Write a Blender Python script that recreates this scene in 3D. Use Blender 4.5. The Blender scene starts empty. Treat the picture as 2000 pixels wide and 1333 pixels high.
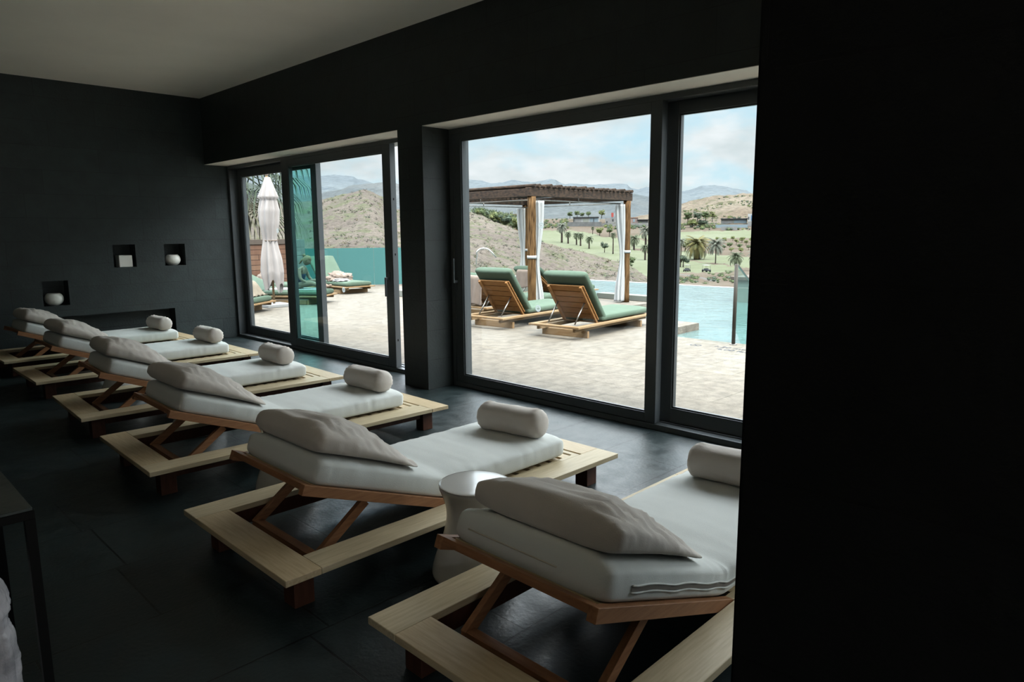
import bpy, bmesh, math, random
from mathutils import Vector, Matrix, noise
import numpy as np

S = bpy.context.scene
COL = S.collection
PI = math.pi

# ------------------------------------------------------------------ camera
CAM_H = 1.6
FPX = 1357.1
YAW, PITCH, ROLL = math.radians(45.4026), math.radians(-8.8925), math.radians(-0.4186)
_f = Vector((math.sin(YAW)*math.cos(PITCH), math.cos(YAW)*math.cos(PITCH), math.sin(PITCH)))
_r0 = Vector((math.cos(YAW), -math.sin(YAW), 0)); _u0 = _r0.cross(_f)
_r = _r0*math.cos(ROLL) + _u0*math.sin(ROLL); _u = -_r0*math.sin(ROLL) + _u0*math.cos(ROLL)
cd = bpy.data.cameras.new('camera'); cam = bpy.data.objects.new('camera', cd); COL.objects.link(cam)
cam.matrix_world = Matrix(((_r.x, _u.x, -_f.x, 0), (_r.y, _u.y, -_f.y, 0), (_r.z, _u.z, -_f.z, CAM_H), (0, 0, 0, 1)))
cd.sensor_width = 36; cd.lens = FPX/2000*36; cd.clip_start = .05; cd.clip_end = 20000
S.camera = cam

def ray(px, py):
    return _r*((px-1000)/FPX) - _u*((py-666.5)/FPX) + _f
def at(px, py, d):
    """point seen at px,py at horizontal distance d"""
    v = ray(px, py); return Vector((0, 0, CAM_H)) + v*(d/math.hypot(v.x, v.y))

# ------------------------------------------------------------------ world, sun, exposure
S.view_settings.view_transform = 'Standard'; S.view_settings.look = 'None'
S.view_settings.exposure = 0.9; S.view_settings.gamma = 1.0; S.view_settings.use_curve_mapping = False
S.cycles.use_denoising = True
S.cycles.max_bounces = 12; S.cycles.diffuse_bounces = 7; S.cycles.glossy_bounces = 4
S.cycles.transparent_max_bounces = 16; S.cycles.transmission_bounces = 6
S.cycles.caustics_reflective = False; S.cycles.caustics_refractive = False
S.cycles.sample_clamp_indirect = 4.0

SKY_STRENGTH = 0.58
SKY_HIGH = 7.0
SUN_STRENGTH = 3.6
W = bpy.data.worlds.new('world'); S.world = W; W.use_nodes = True
nt = W.node_tree; nt.nodes.clear()
def N(t, **k):
    n = nt.nodes.new(t)
    for a, b in k.items(): setattr(n, a, b)
    return n
def Lk(a, b): nt.links.new(a, b)
tc = N('ShaderNodeTexCoord'); sep = N('ShaderNodeSeparateXYZ'); Lk(tc.outputs['Generated'], sep.inputs[0])
# project the direction on a cloud layer:  (x/(z+.12), y/(z+.12))
ad = N('ShaderNodeMath', operation='ADD'); ad.inputs[1].default_value = .34; Lk(sep.outputs['Z'], ad.inputs[0])
mx = N('ShaderNodeMath', operation='MAXIMUM'); mx.inputs[1].default_value = .05; Lk(ad.outputs[0], mx.inputs[0])
d1 = N('ShaderNodeMath', operation='DIVIDE'); d2 = N('ShaderNodeMath', operation='DIVIDE')
Lk(sep.outputs['X'], d1.inputs[0]); Lk(mx.outputs[0], d1.inputs[1]); Lk(sep.outputs['Y'], d2.inputs[0]); Lk(mx.outputs[0], d2.inputs[1])
cmb = N('ShaderNodeCombineXYZ'); Lk(d1.outputs[0], cmb.inputs[0]); Lk(d2.outputs[0], cmb.inputs[1])
cl = N('ShaderNodeTexNoise'); cl.inputs['Scale'].default_value = 3.1; cl.inputs['Detail'].default_value = 7; cl.inputs['Roughness'].default_value = .55
cl.inputs['Distortion'].default_value = .3
Lk(cmb.outputs[0], cl.inputs['Vector'])
cr = N('ShaderNodeValToRGB'); Lk(cl.outputs['Fac'], cr.inputs[0])
cr.color_ramp.elements[0].position = .33; cr.color_ramp.elements[0].color = (0, 0, 0, 1)
cr.color_ramp.elements[1].position = .52; cr.color_ramp.elements[1].color = (1, 1, 1, 1)
gr = N('ShaderNodeValToRGB'); Lk(sep.outputs['Z'], gr.inputs[0])
e = gr.color_ramp.elements; e[0].position = 0; e[0].color = (.68, .88, .96, 1); e[1].position = .5; e[1].color = (.24, .45, .74, 1)
x = gr.color_ramp.elements.new(.14); x.color = (.58, .83, .96, 1)
mixc = N('ShaderNodeMix', data_type='RGBA'); Lk(cr.outputs[0], mixc.inputs[0]); Lk(gr.outputs[0], mixc.inputs[6])
cl2 = N('ShaderNodeTexNoise'); cl2.inputs['Scale'].default_value = 5.5; cl2.inputs['Detail'].default_value = 5; Lk(cmb.outputs[0], cl2.inputs['Vector'])
cr2 = N('ShaderNodeValToRGB'); Lk(cl2.outputs['Fac'], cr2.inputs[0])
cr2.color_ramp.elements[0].position = .35; cr2.color_ramp.elements[0].color = (.70, .77, .80, 1)
cr2.color_ramp.elements[1].position = .6; cr2.color_ramp.elements[1].color = (.90, .94, .97, 1)
Lk(cr2.outputs[0], mixc.inputs[7])
warm = N('ShaderNodeMix', data_type='RGBA'); warm.inputs[7].default_value = (.90, .88, .84, 1); Lk(mixc.outputs[2], warm.inputs[6])
bg = N('ShaderNodeBackground'); Lk(warm.outputs[2], bg.inputs[0])
el = N('ShaderNodeMapRange', interpolation_type='SMOOTHSTEP')      # high overcast, boosted above the view to brighten the room: several times the brightness of the sky near the horizon
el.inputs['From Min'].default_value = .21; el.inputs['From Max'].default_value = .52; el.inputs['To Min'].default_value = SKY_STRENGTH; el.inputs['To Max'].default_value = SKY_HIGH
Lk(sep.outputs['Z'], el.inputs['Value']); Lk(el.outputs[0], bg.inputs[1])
wf = N('ShaderNodeMapRange'); wf.inputs['From Min'].default_value = .21; wf.inputs['From Max'].default_value = .5; wf.inputs['To Max'].default_value = .30
Lk(sep.outputs['Z'], wf.inputs['Value']); Lk(wf.outputs[0], warm.inputs[0])
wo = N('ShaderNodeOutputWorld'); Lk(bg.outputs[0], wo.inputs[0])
sd = bpy.data.lights.new('sun', 'SUN'); so = bpy.data.objects.new('sun', sd); COL.objects.link(so)
sd.energy = SUN_STRENGTH; sd.angle = math.radians(12); sd.color = (1, .88, .72)
so.rotation_euler = Vector((0.10, .55, -.95)).to_track_quat('-Z', 'Y').to_euler(); so.location = (8, 0, 20)
for (y0, y1) in ((5.93, 10.74), (.73, 5.53), (-2.9, .40)):      # sky portals in the two glazed openings and the added third
    pl = bpy.data.lights.new('window_portal', 'AREA'); pl.shape = 'RECTANGLE'; pl.size = 2.6; pl.size_y = y1-y0
    pl.cycles.is_portal = True
    po = bpy.data.objects.new('window_portal', pl); COL.objects.link(po)
    po.location = (4.98, (y0+y1)/2, 1.32); po.rotation_euler = (0, math.radians(90), 0)
pl = bpy.data.lights.new('window_portal', 'AREA'); pl.shape = 'RECTANGLE'; pl.size = 4.1; pl.size_y = 2.6; pl.cycles.is_portal = True  # portal for the added rear opening
po = bpy.data.objects.new('window_portal', pl); COL.objects.link(po); po.location = (-1.15, -3.42, 1.32); po.rotation_euler = (math.radians(90), 0, 0)

# ------------------------------------------------------------------ materials
def mat(name, col, rough=.6, metal=0, spec=.5, var=.0, vscale=8, bump=0, bscale=60, stretch=(1, 1, 1), emis=None, col2=None, coord='Object', detail=4, sheen=0, lo=.35, hi=.65, coat=0):
    m = bpy.data.materials.new(name); m.use_nodes = True; t = m.node_tree
    b = t.nodes['Principled BSDF']
    b.inputs['Base Color'].default_value = (*col, 1); b.inputs['Roughness'].default_value = rough
    b.inputs['Metallic'].default_value = metal; b.inputs['Specular IOR Level'].default_value = spec
    if sheen: b.inputs['Sheen Weight'].default_value = sheen
    if coat: b.inputs['Coat Weight'].default_value = coat; b.inputs['Coat Roughness'].default_value = .06
    c = t.nodes.new('ShaderNodeTexCoord'); mp = t.nodes.new('ShaderNodeMapping'); mp.inputs['Scale'].default_value = stretch
    t.links.new(c.outputs[coord], mp.inputs[0])
    if var or col2:
        n = t.nodes.new('ShaderNodeTexNoise'); n.inputs['Scale'].default_value = vscale; n.inputs['Detail'].default_value = detail
        t.links.new(mp.outputs[0], n.inputs['Vector'])
        r = t.nodes.new('ShaderNodeValToRGB'); t.links.new(n.outputs['Fac'], r.inputs[0])
        c2 = col2 or tuple(min(1, v*(1+var)) for v in col); c1 = col if col2 else tuple(v*(1-var) for v in col)
        r.color_ramp.elements[0].position = lo; r.color_ramp.elements[0].color = (*c1, 1)
        r.color_ramp.elements[1].position = hi; r.color_ramp.elements[1].color = (*c2, 1)
        t.links.new(r.outputs[0], b.inputs['Base Color'])
    if bump:
        n = t.nodes.new('ShaderNodeTexNoise'); n.inputs['Scale'].default_value = bscale; n.inputs['Detail'].default_value = 5
        t.links.new(mp.outputs[0], n.inputs['Vector'])
        bb = t.nodes.new('ShaderNodeBump'); bb.inputs['Strength'].default_value = 1; bb.inputs['Distance'].default_value = bump
        t.links.new(n.outputs['Fac'], bb.inputs['Height']); t.links.new(bb.outputs[0], b.inputs['Normal'])
    return m

def brick_mat(name, axes, bw, bh, c1, c2, cm, rough, mortar=.004, offset=.42, bump=.002, spec=.5, grain=.35, gscale=6, freq=2, rvar=0):
    m = bpy.data.materials.new(name); m.use_nodes = True; t = m.node_tree; b = t.nodes['Principled BSDF']
    c = t.nodes.new('ShaderNodeTexCoord'); s = t.nodes.new('ShaderNodeSeparateXYZ'); t.links.new(c.outputs['Object'], s.inputs[0])
    k = t.nodes.new('ShaderNodeCombineXYZ')
    t.links.new(s.outputs[axes[0]], k.inputs[0]); t.links.new(s.outputs[axes[1]], k.inputs[1])
    br = t.nodes.new('ShaderNodeTexBrick'); br.offset = offset; br.offset_frequency = freq; br.squash = .7; br.squash_frequency = 3
    br.inputs['Scale'].default_value = 1; br.inputs['Brick Width'].default_value = bw; br.inputs['Row Height'].default_value = bh
    br.inputs['Mortar Size'].default_value = mortar; br.inputs['Mortar Smooth'].default_value = .1; br.inputs['Bias'].default_value = 0
    br.inputs['Color1'].default_value = (*c1, 1); br.inputs['Color2'].default_value = (*c2, 1); br.inputs['Mortar'].default_value = (*cm, 1)
    t.links.new(k.outputs[0], br.inputs['Vector'])
    n = t.nodes.new('ShaderNodeTexNoise'); n.inputs['Scale'].default_value = gscale; n.inputs['Detail'].default_value = 8; n.inputs['Roughness'].default_value = .65
    t.links.new(c.outputs['Object'], n.inputs['Vector'])
    r = t.nodes.new('ShaderNodeMapRange'); r.inputs['From Min'].default_value = .3; r.inputs['From Max'].default_value = .7
    r.inputs['To Min'].default_value = 1-grain; r.inputs['To Max'].default_value = 1+grain; t.links.new(n.outputs['Fac'], r.inputs['Value'])
    mu = t.nodes.new('ShaderNodeVectorMath'); mu.operation = 'SCALE'; t.links.new(br.outputs['Color'], mu.inputs[0]); t.links.new(r.outputs[0], mu.inputs['Scale'])
    t.links.new(mu.outputs[0], b.inputs['Base Color'])
    b.inputs['Roughness'].default_value = rough; b.inputs['Specular IOR Level'].default_value = spec
    if rvar:
        rr = t.nodes.new('ShaderNodeMapRange'); rr.inputs['From Min'].default_value = .3; rr.inputs['From Max'].default_value = .7
        rr.inputs['To Min'].default_value = rough-rvar; rr.inputs['To Max'].default_value = rough+rvar; t.links.new(n.outputs['Fac'], rr.inputs['Value']); t.links.new(rr.outputs[0], b.inputs['Roughness'])
    inv = t.nodes.new('ShaderNodeMath'); inv.operation = 'MULTIPLY_ADD'; inv.inputs[1].default_value = -1.0; t.links.new(br.outputs['Fac'], inv.inputs[0])
    n2 = t.nodes.new('ShaderNodeTexNoise'); n2.inputs['Scale'].default_value = 45; n2.inputs['Detail'].default_value = 6; t.links.new(c.outputs['Object'], n2.inputs['Vector'])
    t.links.new(n2.outputs['Fac'], inv.inputs[2])
    bb = t.nodes.new('ShaderNodeBump'); bb.inputs['Distance'].default_value = bump; bb.inputs['Strength'].default_value = 1
    t.links.new(inv.outputs[0], bb.inputs['Height']); t.links.new(bb.outputs[0], b.inputs['Normal'])
    return m

def glass_mat(name, tint=(1, 1, 1), refl=1.0, frost=0.0, ior=1.5):
    m = bpy.data.materials.new(name); m.use_nodes = True; t = m.node_tree; t.nodes.clear()
    tr = t.nodes.new('ShaderNodeBsdfTransparent'); tr.inputs[0].default_value = (*tint, 1)
    gl = t.nodes.new('ShaderNodeBsdfGlossy'); gl.inputs['Roughness'].default_value = .01; gl.inputs[0].default_value = (refl, refl, refl, 1)
    lw = t.nodes.new('ShaderNodeLayerWeight'); lw.inputs[0].default_value = .5
    pw = t.nodes.new('ShaderNodeMath'); pw.operation = 'POWER'; pw.inputs[1].default_value = 5; t.links.new(lw.outputs['Facing'], pw.inputs[0])
    fr = t.nodes.new('ShaderNodeMath'); fr.operation = 'MULTIPLY_ADD'; fr.inputs[1].default_value = .94; fr.inputs[2].default_value = .035; t.links.new(pw.outputs[0], fr.inputs[0])
    mx = t.nodes.new('ShaderNodeMixShader'); t.links.new(fr.outputs[0], mx.inputs[0]); t.links.new(tr.outputs[0], mx.inputs[1]); t.links.new(gl.outputs[0], mx.inputs[2])
    o = t.nodes.new('ShaderNodeOutputMaterial'); last = mx
    if frost:
        df = t.nodes.new('ShaderNodeBsdfDiffuse'); df.inputs[0].default_value = (*tint, 1)
        tl = t.nodes.new('ShaderNodeBsdfTranslucent'); tl.inputs[0].default_value = (*tint, 1)
        m0 = t.nodes.new('ShaderNodeMixShader'); m0.inputs[0].default_value = .5; t.links.new(df.outputs[0], m0.inputs[1]); t.links.new(tl.outputs[0], m0.inputs[2])
        m2 = t.nodes.new('ShaderNodeMixShader'); m2.inputs[0].default_value = frost
        t.links.new(mx.outputs[0], m2.inputs[1]); t.links.new(m0.outputs[0], m2.inputs[2]); last = m2
    t.links.new(last.outputs[0], o.inputs[0]); return m

M = {}
M['wall'] = brick_mat('dark_slate_wall', 'YZ', 1.15, .305, (.0165, .0225, .0205), (.012, .0165, .0155), (.004, .006, .0055), .55, mortar=.003, grain=.25, gscale=5)
M['wall_x'] = brick_mat('dark_slate_wall_far', 'XZ', 1.15, .305, (.0165, .0255, .025), (.012, .0195, .0195), (.004, .0065, .0065), .55, mortar=.003, grain=.28, gscale=5)
M['wall_shaded'] = brick_mat('shaded_slate_wall', 'YZ', 1.15, .305, (.003, .0034, .0034), (.0024, .0027, .0027), (.002, .002, .002), .8, mortar=.003, grain=.25, gscale=5, spec=.12)  # slate darkened: the partition's shade is put into its colour
M['floor'] = brick_mat('slate_floor', 'XY', .9, .6, (.0145, .0225, .0230), (.011, .017, .0175), (.003, .004, .004), .40, mortar=.005, offset=.5, bump=.0014, grain=.4, gscale=7, spec=.30, rvar=.10)
M['plaster'] = mat('ceiling_plaster', (.84, .80, .72), .85, var=.03, vscale=1.2)
M['frame'] = mat('dark_aluminium', (.062, .070, .073), .36, spec=.5)
M['steel'] = mat('brushed_steel', (.62, .62, .60), .25, metal=1)
M['darksteel'] = mat('black_steel', (.005, .005, .005), .6, spec=.12)
M['railpost'] = mat('dull_rail_steel', (.032, .028, .023), .5, spec=.15)
M['osteel'] = mat('weathered_steel', (.20, .19, .175), .35, metal=1)
M['glass'] = glass_mat('window_glass', (.975, .99, .985))
M['tealglass'] = glass_mat('teal_glass', (.60, .88, .86))
M['frostteal'] = glass_mat('frosted_teal_glass', (.085, .205, .20), frost=.93)
M['railglass'] = glass_mat('pool_rail_glass', (.80, .93, .90))
M['decal'] = glass_mat('etched_glass', (.55, .6, .6), frost=.85)
M['decal_dark'] = mat('etched_mark', (.25, .32, .32), .7)
def wood(name, c1, c2, rough=.5, sx=(1.2, 14, 14)):
    return mat(name, c1, rough, spec=.25, col2=c2, vscale=5, stretch=sx, bump=.0004, bscale=14, detail=6, lo=.3, hi=.7)
M['teak_x'] = wood('pale_teak_x', (.40, .325, .205), (.52, .435, .29), sx=(1.2, 16, 16))
M['teak_y'] = wood('pale_teak_y', (.40, .305, .18), (.52, .41, .26), sx=(16, 1.2, 16))
M['redwood'] = wood('red_brown_teak', (.23, .105, .05), (.34, .165, .08), sx=(1.2, 14, 14))
M['redwood_y'] = wood('red_brown_teak_y', (.21, .095, .045), (.31, .15, .072), sx=(14, 1.2, 14))
M['darkwood'] = wood('dark_brown_wood', (.045, .016, .009), (.075, .028, .015), sx=(8, 8, 2))
M['mattress'] = mat('pale_grey_canvas', (.605, .625, .60), .9, var=.03, vscale=3, bump=.0006, bscale=220, sheen=.15)
M['pillow'] = mat('taupe_canvas', (.555, .505, .455), .92, var=.05, vscale=4, bump=.0006, bscale=220, sheen=.15)
M['zip'] = mat('zip_tape', (.50, .46, .38), .7)
M['darkzip'] = mat('dark_zip', (.16, .14, .12), .8)
M['tag'] = mat('mustard_tag', (.55, .50, .20), .8)
M['ceramic'] = mat('white_glazed_ceramic', (.60, .58, .54), .14, coat=.35, bump=.0006, bscale=9)
M['candle'] = mat('white_ceramic_matt', (.78, .76, .70), .45)
M['slate_top'] = mat('slate_table_top', (.055, .065, .062), .25, var=.3, vscale=9, bump=.001, bscale=20)
M['plastic'] = mat('crumpled_plastic', (.50, .48, .50), .18, var=.35, vscale=7, bump=.02, bscale=9)
# outdoors
M['stone'] = None
M['cush'] = mat('sage_green_canvas', (.255, .37, .275), .9, var=.05, vscale=4, bump=.0006, bscale=150, sheen=.1)
M['owood'] = wood('honey_teak', (.62, .40, .20), (.78, .56, .34), sx=(1.2, 14, 14))
M['owood_y'] = wood('honey_teak_y', (.60, .36, .17), (.76, .52, .30), sx=(14, 1.2, 14))
M['owood_red'] = wood('orange_teak', (.50, .23, .085), (.66, .36, .15), sx=(14, 1.5, 14))
M['pergwood'] = wood('weathered_log', (.09, .045, .018), (.56, .32, .14), rough=.7, sx=(9, 9, .8))
M['beamwood'] = mat('old_dark_beam', (.075, .060, .052), .8, col2=(.20, .13, .09), vscale=4, stretch=(3, 3, 8), detail=6)
M['curtain'] = mat('white_curtain', (.80, .82, .82), .9, bump=.002, bscale=8)
M['umbrella'] = mat('white_parasol_canvas', (.84, .78, .76), .9, var=.03, vscale=3)
M['towel'] = mat('beige_towel', (.66, .53, .45), .95, var=.06, vscale=9, bump=.003, bscale=90)
M['blanket'] = mat('sand_towel', (.70, .60, .47), .95, var=.06, vscale=9, bump=.003, bscale=60)
M['fence'] = None
M['palmleaf'] = mat('fan_palm_leaf', (.16, .24, .16), .55, col2=(.33, .41, .29), vscale=1.5)
M['palmleaf_dry'] = mat('fan_palm_dry_leaf', (.42, .40, .27), .6, var=.2, vscale=2)
M['dry'] = mat('dry_scrub', (.44, .40, .27), .95, var=.2, vscale=2)
M['greyscrub'] = mat('grey_scrub', (.33, .30, .26), .95, var=.2, vscale=2)
M['bark'] = mat('palm_bark', (.13, .10, .08), .9, var=.3, vscale=6)
M['frond'] = mat('date_palm_frond', (.12, .16, .085), .7, col2=(.21, .26, .15), vscale=.6)
M['frond_pale'] = mat('pale_palm_frond', (.30, .33, .26), .7, var=.15, vscale=.6)
M['frond_gold'] = mat('golden_palm_frond', (.38, .31, .10), .7, col2=(.20, .22, .09), vscale=.5)
M['leaf_dark'] = mat('grey_green_foliage', (.12, .17, .12), .9, col2=(.22, .28, .20), vscale=1.2)
M['leaf_lime'] = mat('lime_foliage', (.30, .37, .14), .9, col2=(.50, .55, .24), vscale=1.2)
M['leaf_mid'] = mat('green_foliage', (.18, .26, .12), .9, col2=(.32, .40, .20), vscale=1.2)
M['white'] = mat('white_render', (.78, .80, .80), .7)
M['greywall'] = mat('grey_retaining_wall', (.30, .31, .31), .9, var=.15, vscale=.4)
M['palewall'] = mat('pale_grey_wall', (.50, .50, .49), .9, var=.08, vscale=.3)
M['pinkwall'] = mat('pink_render', (.60, .46, .42), .9)
M['dark'] = mat('dark_trim', (.06, .065, .07), .6)
M['blueglass'] = mat('blue_window', (.12, .25, .42), .15)
M['paleblue'] = mat('pale_window', (.38, .48, .54), .2)
M['terracotta'] = mat('terracotta', (.50, .29, .21), .9)
M['skin'] = mat('skin', (.62, .44, .34), .55)
M['hair'] = mat('blonde_hair', (.36, .27, .17), .6, var=.3, vscale=30)
M['brownhair'] = mat('brown_hair', (.10, .06, .05), .6)
M['swim'] = mat('navy_swimsuit', (.02, .045, .10), .5)
M['pooltile'] = mat('pool_wall_render', (.60, .64, .56), .7, var=.05, vscale=3)
M['poolwhite'] = mat('overflow_stone', (.85, .87, .84), .5)
M['coping_dark'] = mat('brown_coping', (.30, .24, .20), .7)
M['ink'] = mat('painted_lettering', (.035, .042, .055), .85, spec=.05)

def stone_mat():
    m = brick_mat('travertine_paving', 'YX', .9, .42, (.61, .54, .445), (.67, .605, .515), (.52, .47, .385), .8, mortar=.008, offset=.5, bump=.006, grain=.30, gscale=7)
    return m
M['stone'] = stone_mat(); M['bounce_court'] = stone_mat();  # courtyard copy kept much brighter to bounce daylight indoors
M['fence'] = brick_mat('board_fence', 'XZ', 2.6, .145, (.42, .22, .15), (.54, .33, .22), (.09, .05, .04), .6, mortar=.007, offset=.37, bump=.003, grain=.15, gscale=3)
def water_mat():
    m = mat('pool_water', (.36, .60, .60), .06, var=.12, vscale=.9, spec=.5, stretch=(1, 1, 1))
    t = m.node_tree; b = t.nodes['Principled BSDF']; c = t.nodes.new('ShaderNodeTexCoord')
    mp = t.nodes.new('ShaderNodeMapping'); mp.inputs['Scale'].default_value = (1.0, 1.0, 1); mp.inputs['Rotation'].default_value = (0, 0, .5); t.links.new(c.outputs['Object'], mp.inputs[0])
    w = t.nodes.new('ShaderNodeTexNoise'); w.inputs['Scale'].default_value = 3.2; w.inputs['Detail'].default_value = 4; w.inputs['Distortion'].default_value = .6
    t.links.new(mp.outputs[0], w.inputs['Vector'])
    bb = t.nodes.new('ShaderNodeBump'); bb.inputs['Distance'].default_value = .022; bb.inputs['Strength'].default_value = .7
    t.links.new(w.outputs['Fac'], bb.inputs['Height']); t.links.new(bb.outputs[0], b.inputs['Normal'])
    return m
M['water'] = water_mat()

def dim(m, k):
    if m != M['water']:
        b = m.node_tree.nodes['Principled BSDF']; b.inputs['Specular IOR Level'].default_value *= .22; b.inputs['Sheen Weight'].default_value = 0
    for n in m.node_tree.nodes:
        if n.type == 'VALTORGB':
            for e_ in n.color_ramp.elements: e_.color = (*[c*k for c in e_.color[:3]], 1)
        elif n.type == 'TEX_BRICK':
            for q in ('Color1', 'Color2', 'Mortar'): n.inputs[q].default_value = (*[c*k for c in n.inputs[q].default_value[:3]], 1)
        elif n.type == 'BSDF_PRINCIPLED' and not n.inputs['Base Color'].is_linked:
            n.inputs['Base Color'].default_value = (*[c*k for c in n.inputs['Base Color'].default_value[:3]], 1)
        elif n.type == 'MIX':
            for i in (6, 7):
                if not n.inputs[i].is_linked: n.inputs[i].default_value = (*[c*k for c in n.inputs[i].default_value[:3]], 1)
def land_mat(name, c1, c2, c3, s1, s2, green=None, attr=False, bump=.25, veg=.58, rugged=.25):
    """dry ground: two earth tones, vegetation patches; optional painted 'grass' attribute"""
    m = bpy.data.materials.new(name); m.use_nodes = True; t = m.node_tree; b = t.nodes['Principled BSDF']; b.inputs['Roughness'].default_value = .95
    b.inputs['Specular IOR Level'].default_value = .1
    c = t.nodes.new('ShaderNodeTexCoord')
    def nz(s, det=6, r=.6):
        n = t.nodes.new('ShaderNodeTexNoise'); n.inputs['Scale'].default_value = s; n.inputs['Detail'].default_value = det; n.inputs['Roughness'].default_value = r
        t.links.new(c.outputs['Object'], n.inputs['Vector']); return n
    def ramp(n, a, z):
        r = t.nodes.new('ShaderNodeMapRange'); r.inputs['From Min'].default_value = a; r.inputs['From Max'].default_value = z; t.links.new(n.outputs['Fac'], r.inputs['Value']); return r
    def mixn(f, a, z):
        x = t.nodes.new('ShaderNodeMix'); x.data_type = 'RGBA'; t.links.new(f, x.inputs[0])
        for i, q in ((6, a), (7, z)):
            if isinstance(q, tuple): x.inputs[i].default_value = (*q, 1)
            else: t.links.new(q, x.inputs[i])
        return x.outputs[2]
    col = mixn(ramp(nz(s1), .35, .65).outputs[0], c1, c2)
    col = mixn(ramp(nz(s2, 7, .7), veg, veg+.08).outputs[0], col, c3)
    if attr:
        a = t.nodes.new('ShaderNodeAttribute'); a.attribute_name = 'grass'
        gcol = mixn(ramp(nz(.03, 4), .35, .65).outputs[0], (.50, .56, .34), (.62, .67, .46))
        col = mixn(a.outputs['Fac'], col, gcol)
        a2 = t.nodes.new('ShaderNodeAttribute'); a2.attribute_name = 'road'
        col = mixn(a2.outputs['Fac'], col, (.52, .50, .47))
    fine = t.nodes.new('ShaderNodeMapRange'); fine.inputs['From Min'].default_value = .3; fine.inputs['From Max'].default_value = .7; fine.inputs['To Min'].default_value = 1-rugged; fine.inputs['To Max'].default_value = 1+rugged
    t.links.new(nz(s2*4.5, 9, .75).outputs['Fac'], fine.inputs['Value'])
    vm = t.nodes.new('ShaderNodeVectorMath'); vm.operation = 'SCALE'; t.links.new(col, vm.inputs[0]); t.links.new(fine.outputs[0], vm.inputs['Scale']); col = vm.outputs[0]
    t.links.new(col, b.inputs['Base Color'])
    bb = t.nodes.new('ShaderNodeBump'); bb.inputs['Distance'].default_value = bump; t.links.new(nz(s2*1.7, 8, .7).outputs['Fac'], bb.inputs['Height']); t.links.new(bb.outputs[0], b.inputs['Normal'])
    return m
M['hillN'] = land_mat('dry_hillside', (.39, .33, .29), (.53, .46, .39), (.37, .38, .25), .07, .45, bump=.7, veg=.50, rugged=.4)
M['golf'] = land_mat('valley_floor', (.42, .33, .25), (.54, .45, .36), (.28, .28, .15), .02, .12, attr=True, bump=.1, veg=.57, rugged=.12)
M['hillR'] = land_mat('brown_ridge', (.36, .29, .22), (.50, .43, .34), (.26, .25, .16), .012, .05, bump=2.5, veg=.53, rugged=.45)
M['hillM'] = land_mat('grey_green_ridge', (.24, .28, .30), (.34, .36, .36), (.19, .24, .25), .004, .02, bump=5, rugged=.3)  # bluish distance haze put into the ridge colour
M['hazy_mount'] = land_mat('far_mountain', (.20, .24, .27), (.26, .30, .32), (.17, .21, .24), .0015, .006, bump=12)  # distance haze put into the rock colour as pale blue-grey

# the high sky is boosted, so these colours are darkened to suit; the added courtyard stays bright
for nm, k in dict(stone=.165, bounce_court=.85, cush=.225, owood=.25, owood_y=.25, owood_red=.36, pergwood=.22, beamwood=.22, curtain=.33, umbrella=.265, towel=.24, blanket=.22, fence=.21,
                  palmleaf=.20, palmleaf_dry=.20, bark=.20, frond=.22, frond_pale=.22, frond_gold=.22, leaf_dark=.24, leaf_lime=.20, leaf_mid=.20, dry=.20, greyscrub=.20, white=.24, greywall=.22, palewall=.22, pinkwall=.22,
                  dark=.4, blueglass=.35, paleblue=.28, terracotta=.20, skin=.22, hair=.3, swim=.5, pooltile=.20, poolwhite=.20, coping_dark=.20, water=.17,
                  hillN=.18, golf=.118, hillR=.19, hillM=.17, hazy_mount=.25).items(): dim(M[nm], k)

# ------------------------------------------------------------------ mesh helpers
def link(name, bm, m, parent=None, smooth=False, bevel=0, loc=None, subsurf=0):
    me = bpy.data.meshes.new(name); bm.normal_update(); bm.to_mesh(me); bm.free()
    for x in (m if isinstance(m, (list, tuple)) else [m]): me.materials.append(x)
    if smooth: me.polygons.foreach_set('use_smooth', [True]*len(me.polygons))
    o = bpy.data.objects.new(name, me); COL.objects.link(o)
    if parent: o.parent = parent
    if loc: o.location = loc
    if bevel:
        b = o.modifiers.new('bevel', 'BEVEL'); b.width = bevel; b.segments = 2; b.limit_method = 'ANGLE'
    if subsurf:
        b = o.modifiers.new('subsurf', 'SUBSURF'); b.levels = subsurf; b.render_levels = subsurf
    return o
def tag(o, label, cat, group=None, kind=None):
    o['label'] = label; o['category'] = cat
    if group: o['group'] = group
    if kind: o['kind'] = kind
    return o
def struct(o): o['kind'] = 'structure'; return o
def empty(name, loc=(0, 0, 0), rz=0, parent=None):
    o = bpy.data.objects.new(name, None); COL.objects.link(o); o.location = loc; o.rotation_euler = (0, 0, rz); o.empty_display_size = .1
    if parent: o.parent = parent
    return o
def copy_tree(o, parent=None):
    c = o.copy(); COL.objects.link(c)
    if parent: c.parent = parent
    for ch in [q for q in o.children]: copy_tree(ch, c)
    return c
def B(): return bmesh.new()
def box(bm, x0, x1, y0, y1, z0, z1, mi=0, mtx=None):
    v = [bm.verts.new((x, y, z)) for x in (x0, x1) for y in (y0, y1) for z in (z0, z1)]
    if mtx is not None:
        for q in v: q.co = mtx @ q.co
    for f in ((0, 1, 3, 2), (4, 6, 7, 5), (0, 4, 5, 1), (2, 3, 7, 6), (0, 2, 6, 4), (1, 5, 7, 3)):
        fc = bm.faces.new([v[i] for i in f]); fc.material_index = mi
    return v
def boxm(x0, x1, y0, y1, z0, z1, mtx=None):
    bm = B(); box(bm, x0, x1, y0, y1, z0, z1, 0, mtx); return bm
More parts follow.
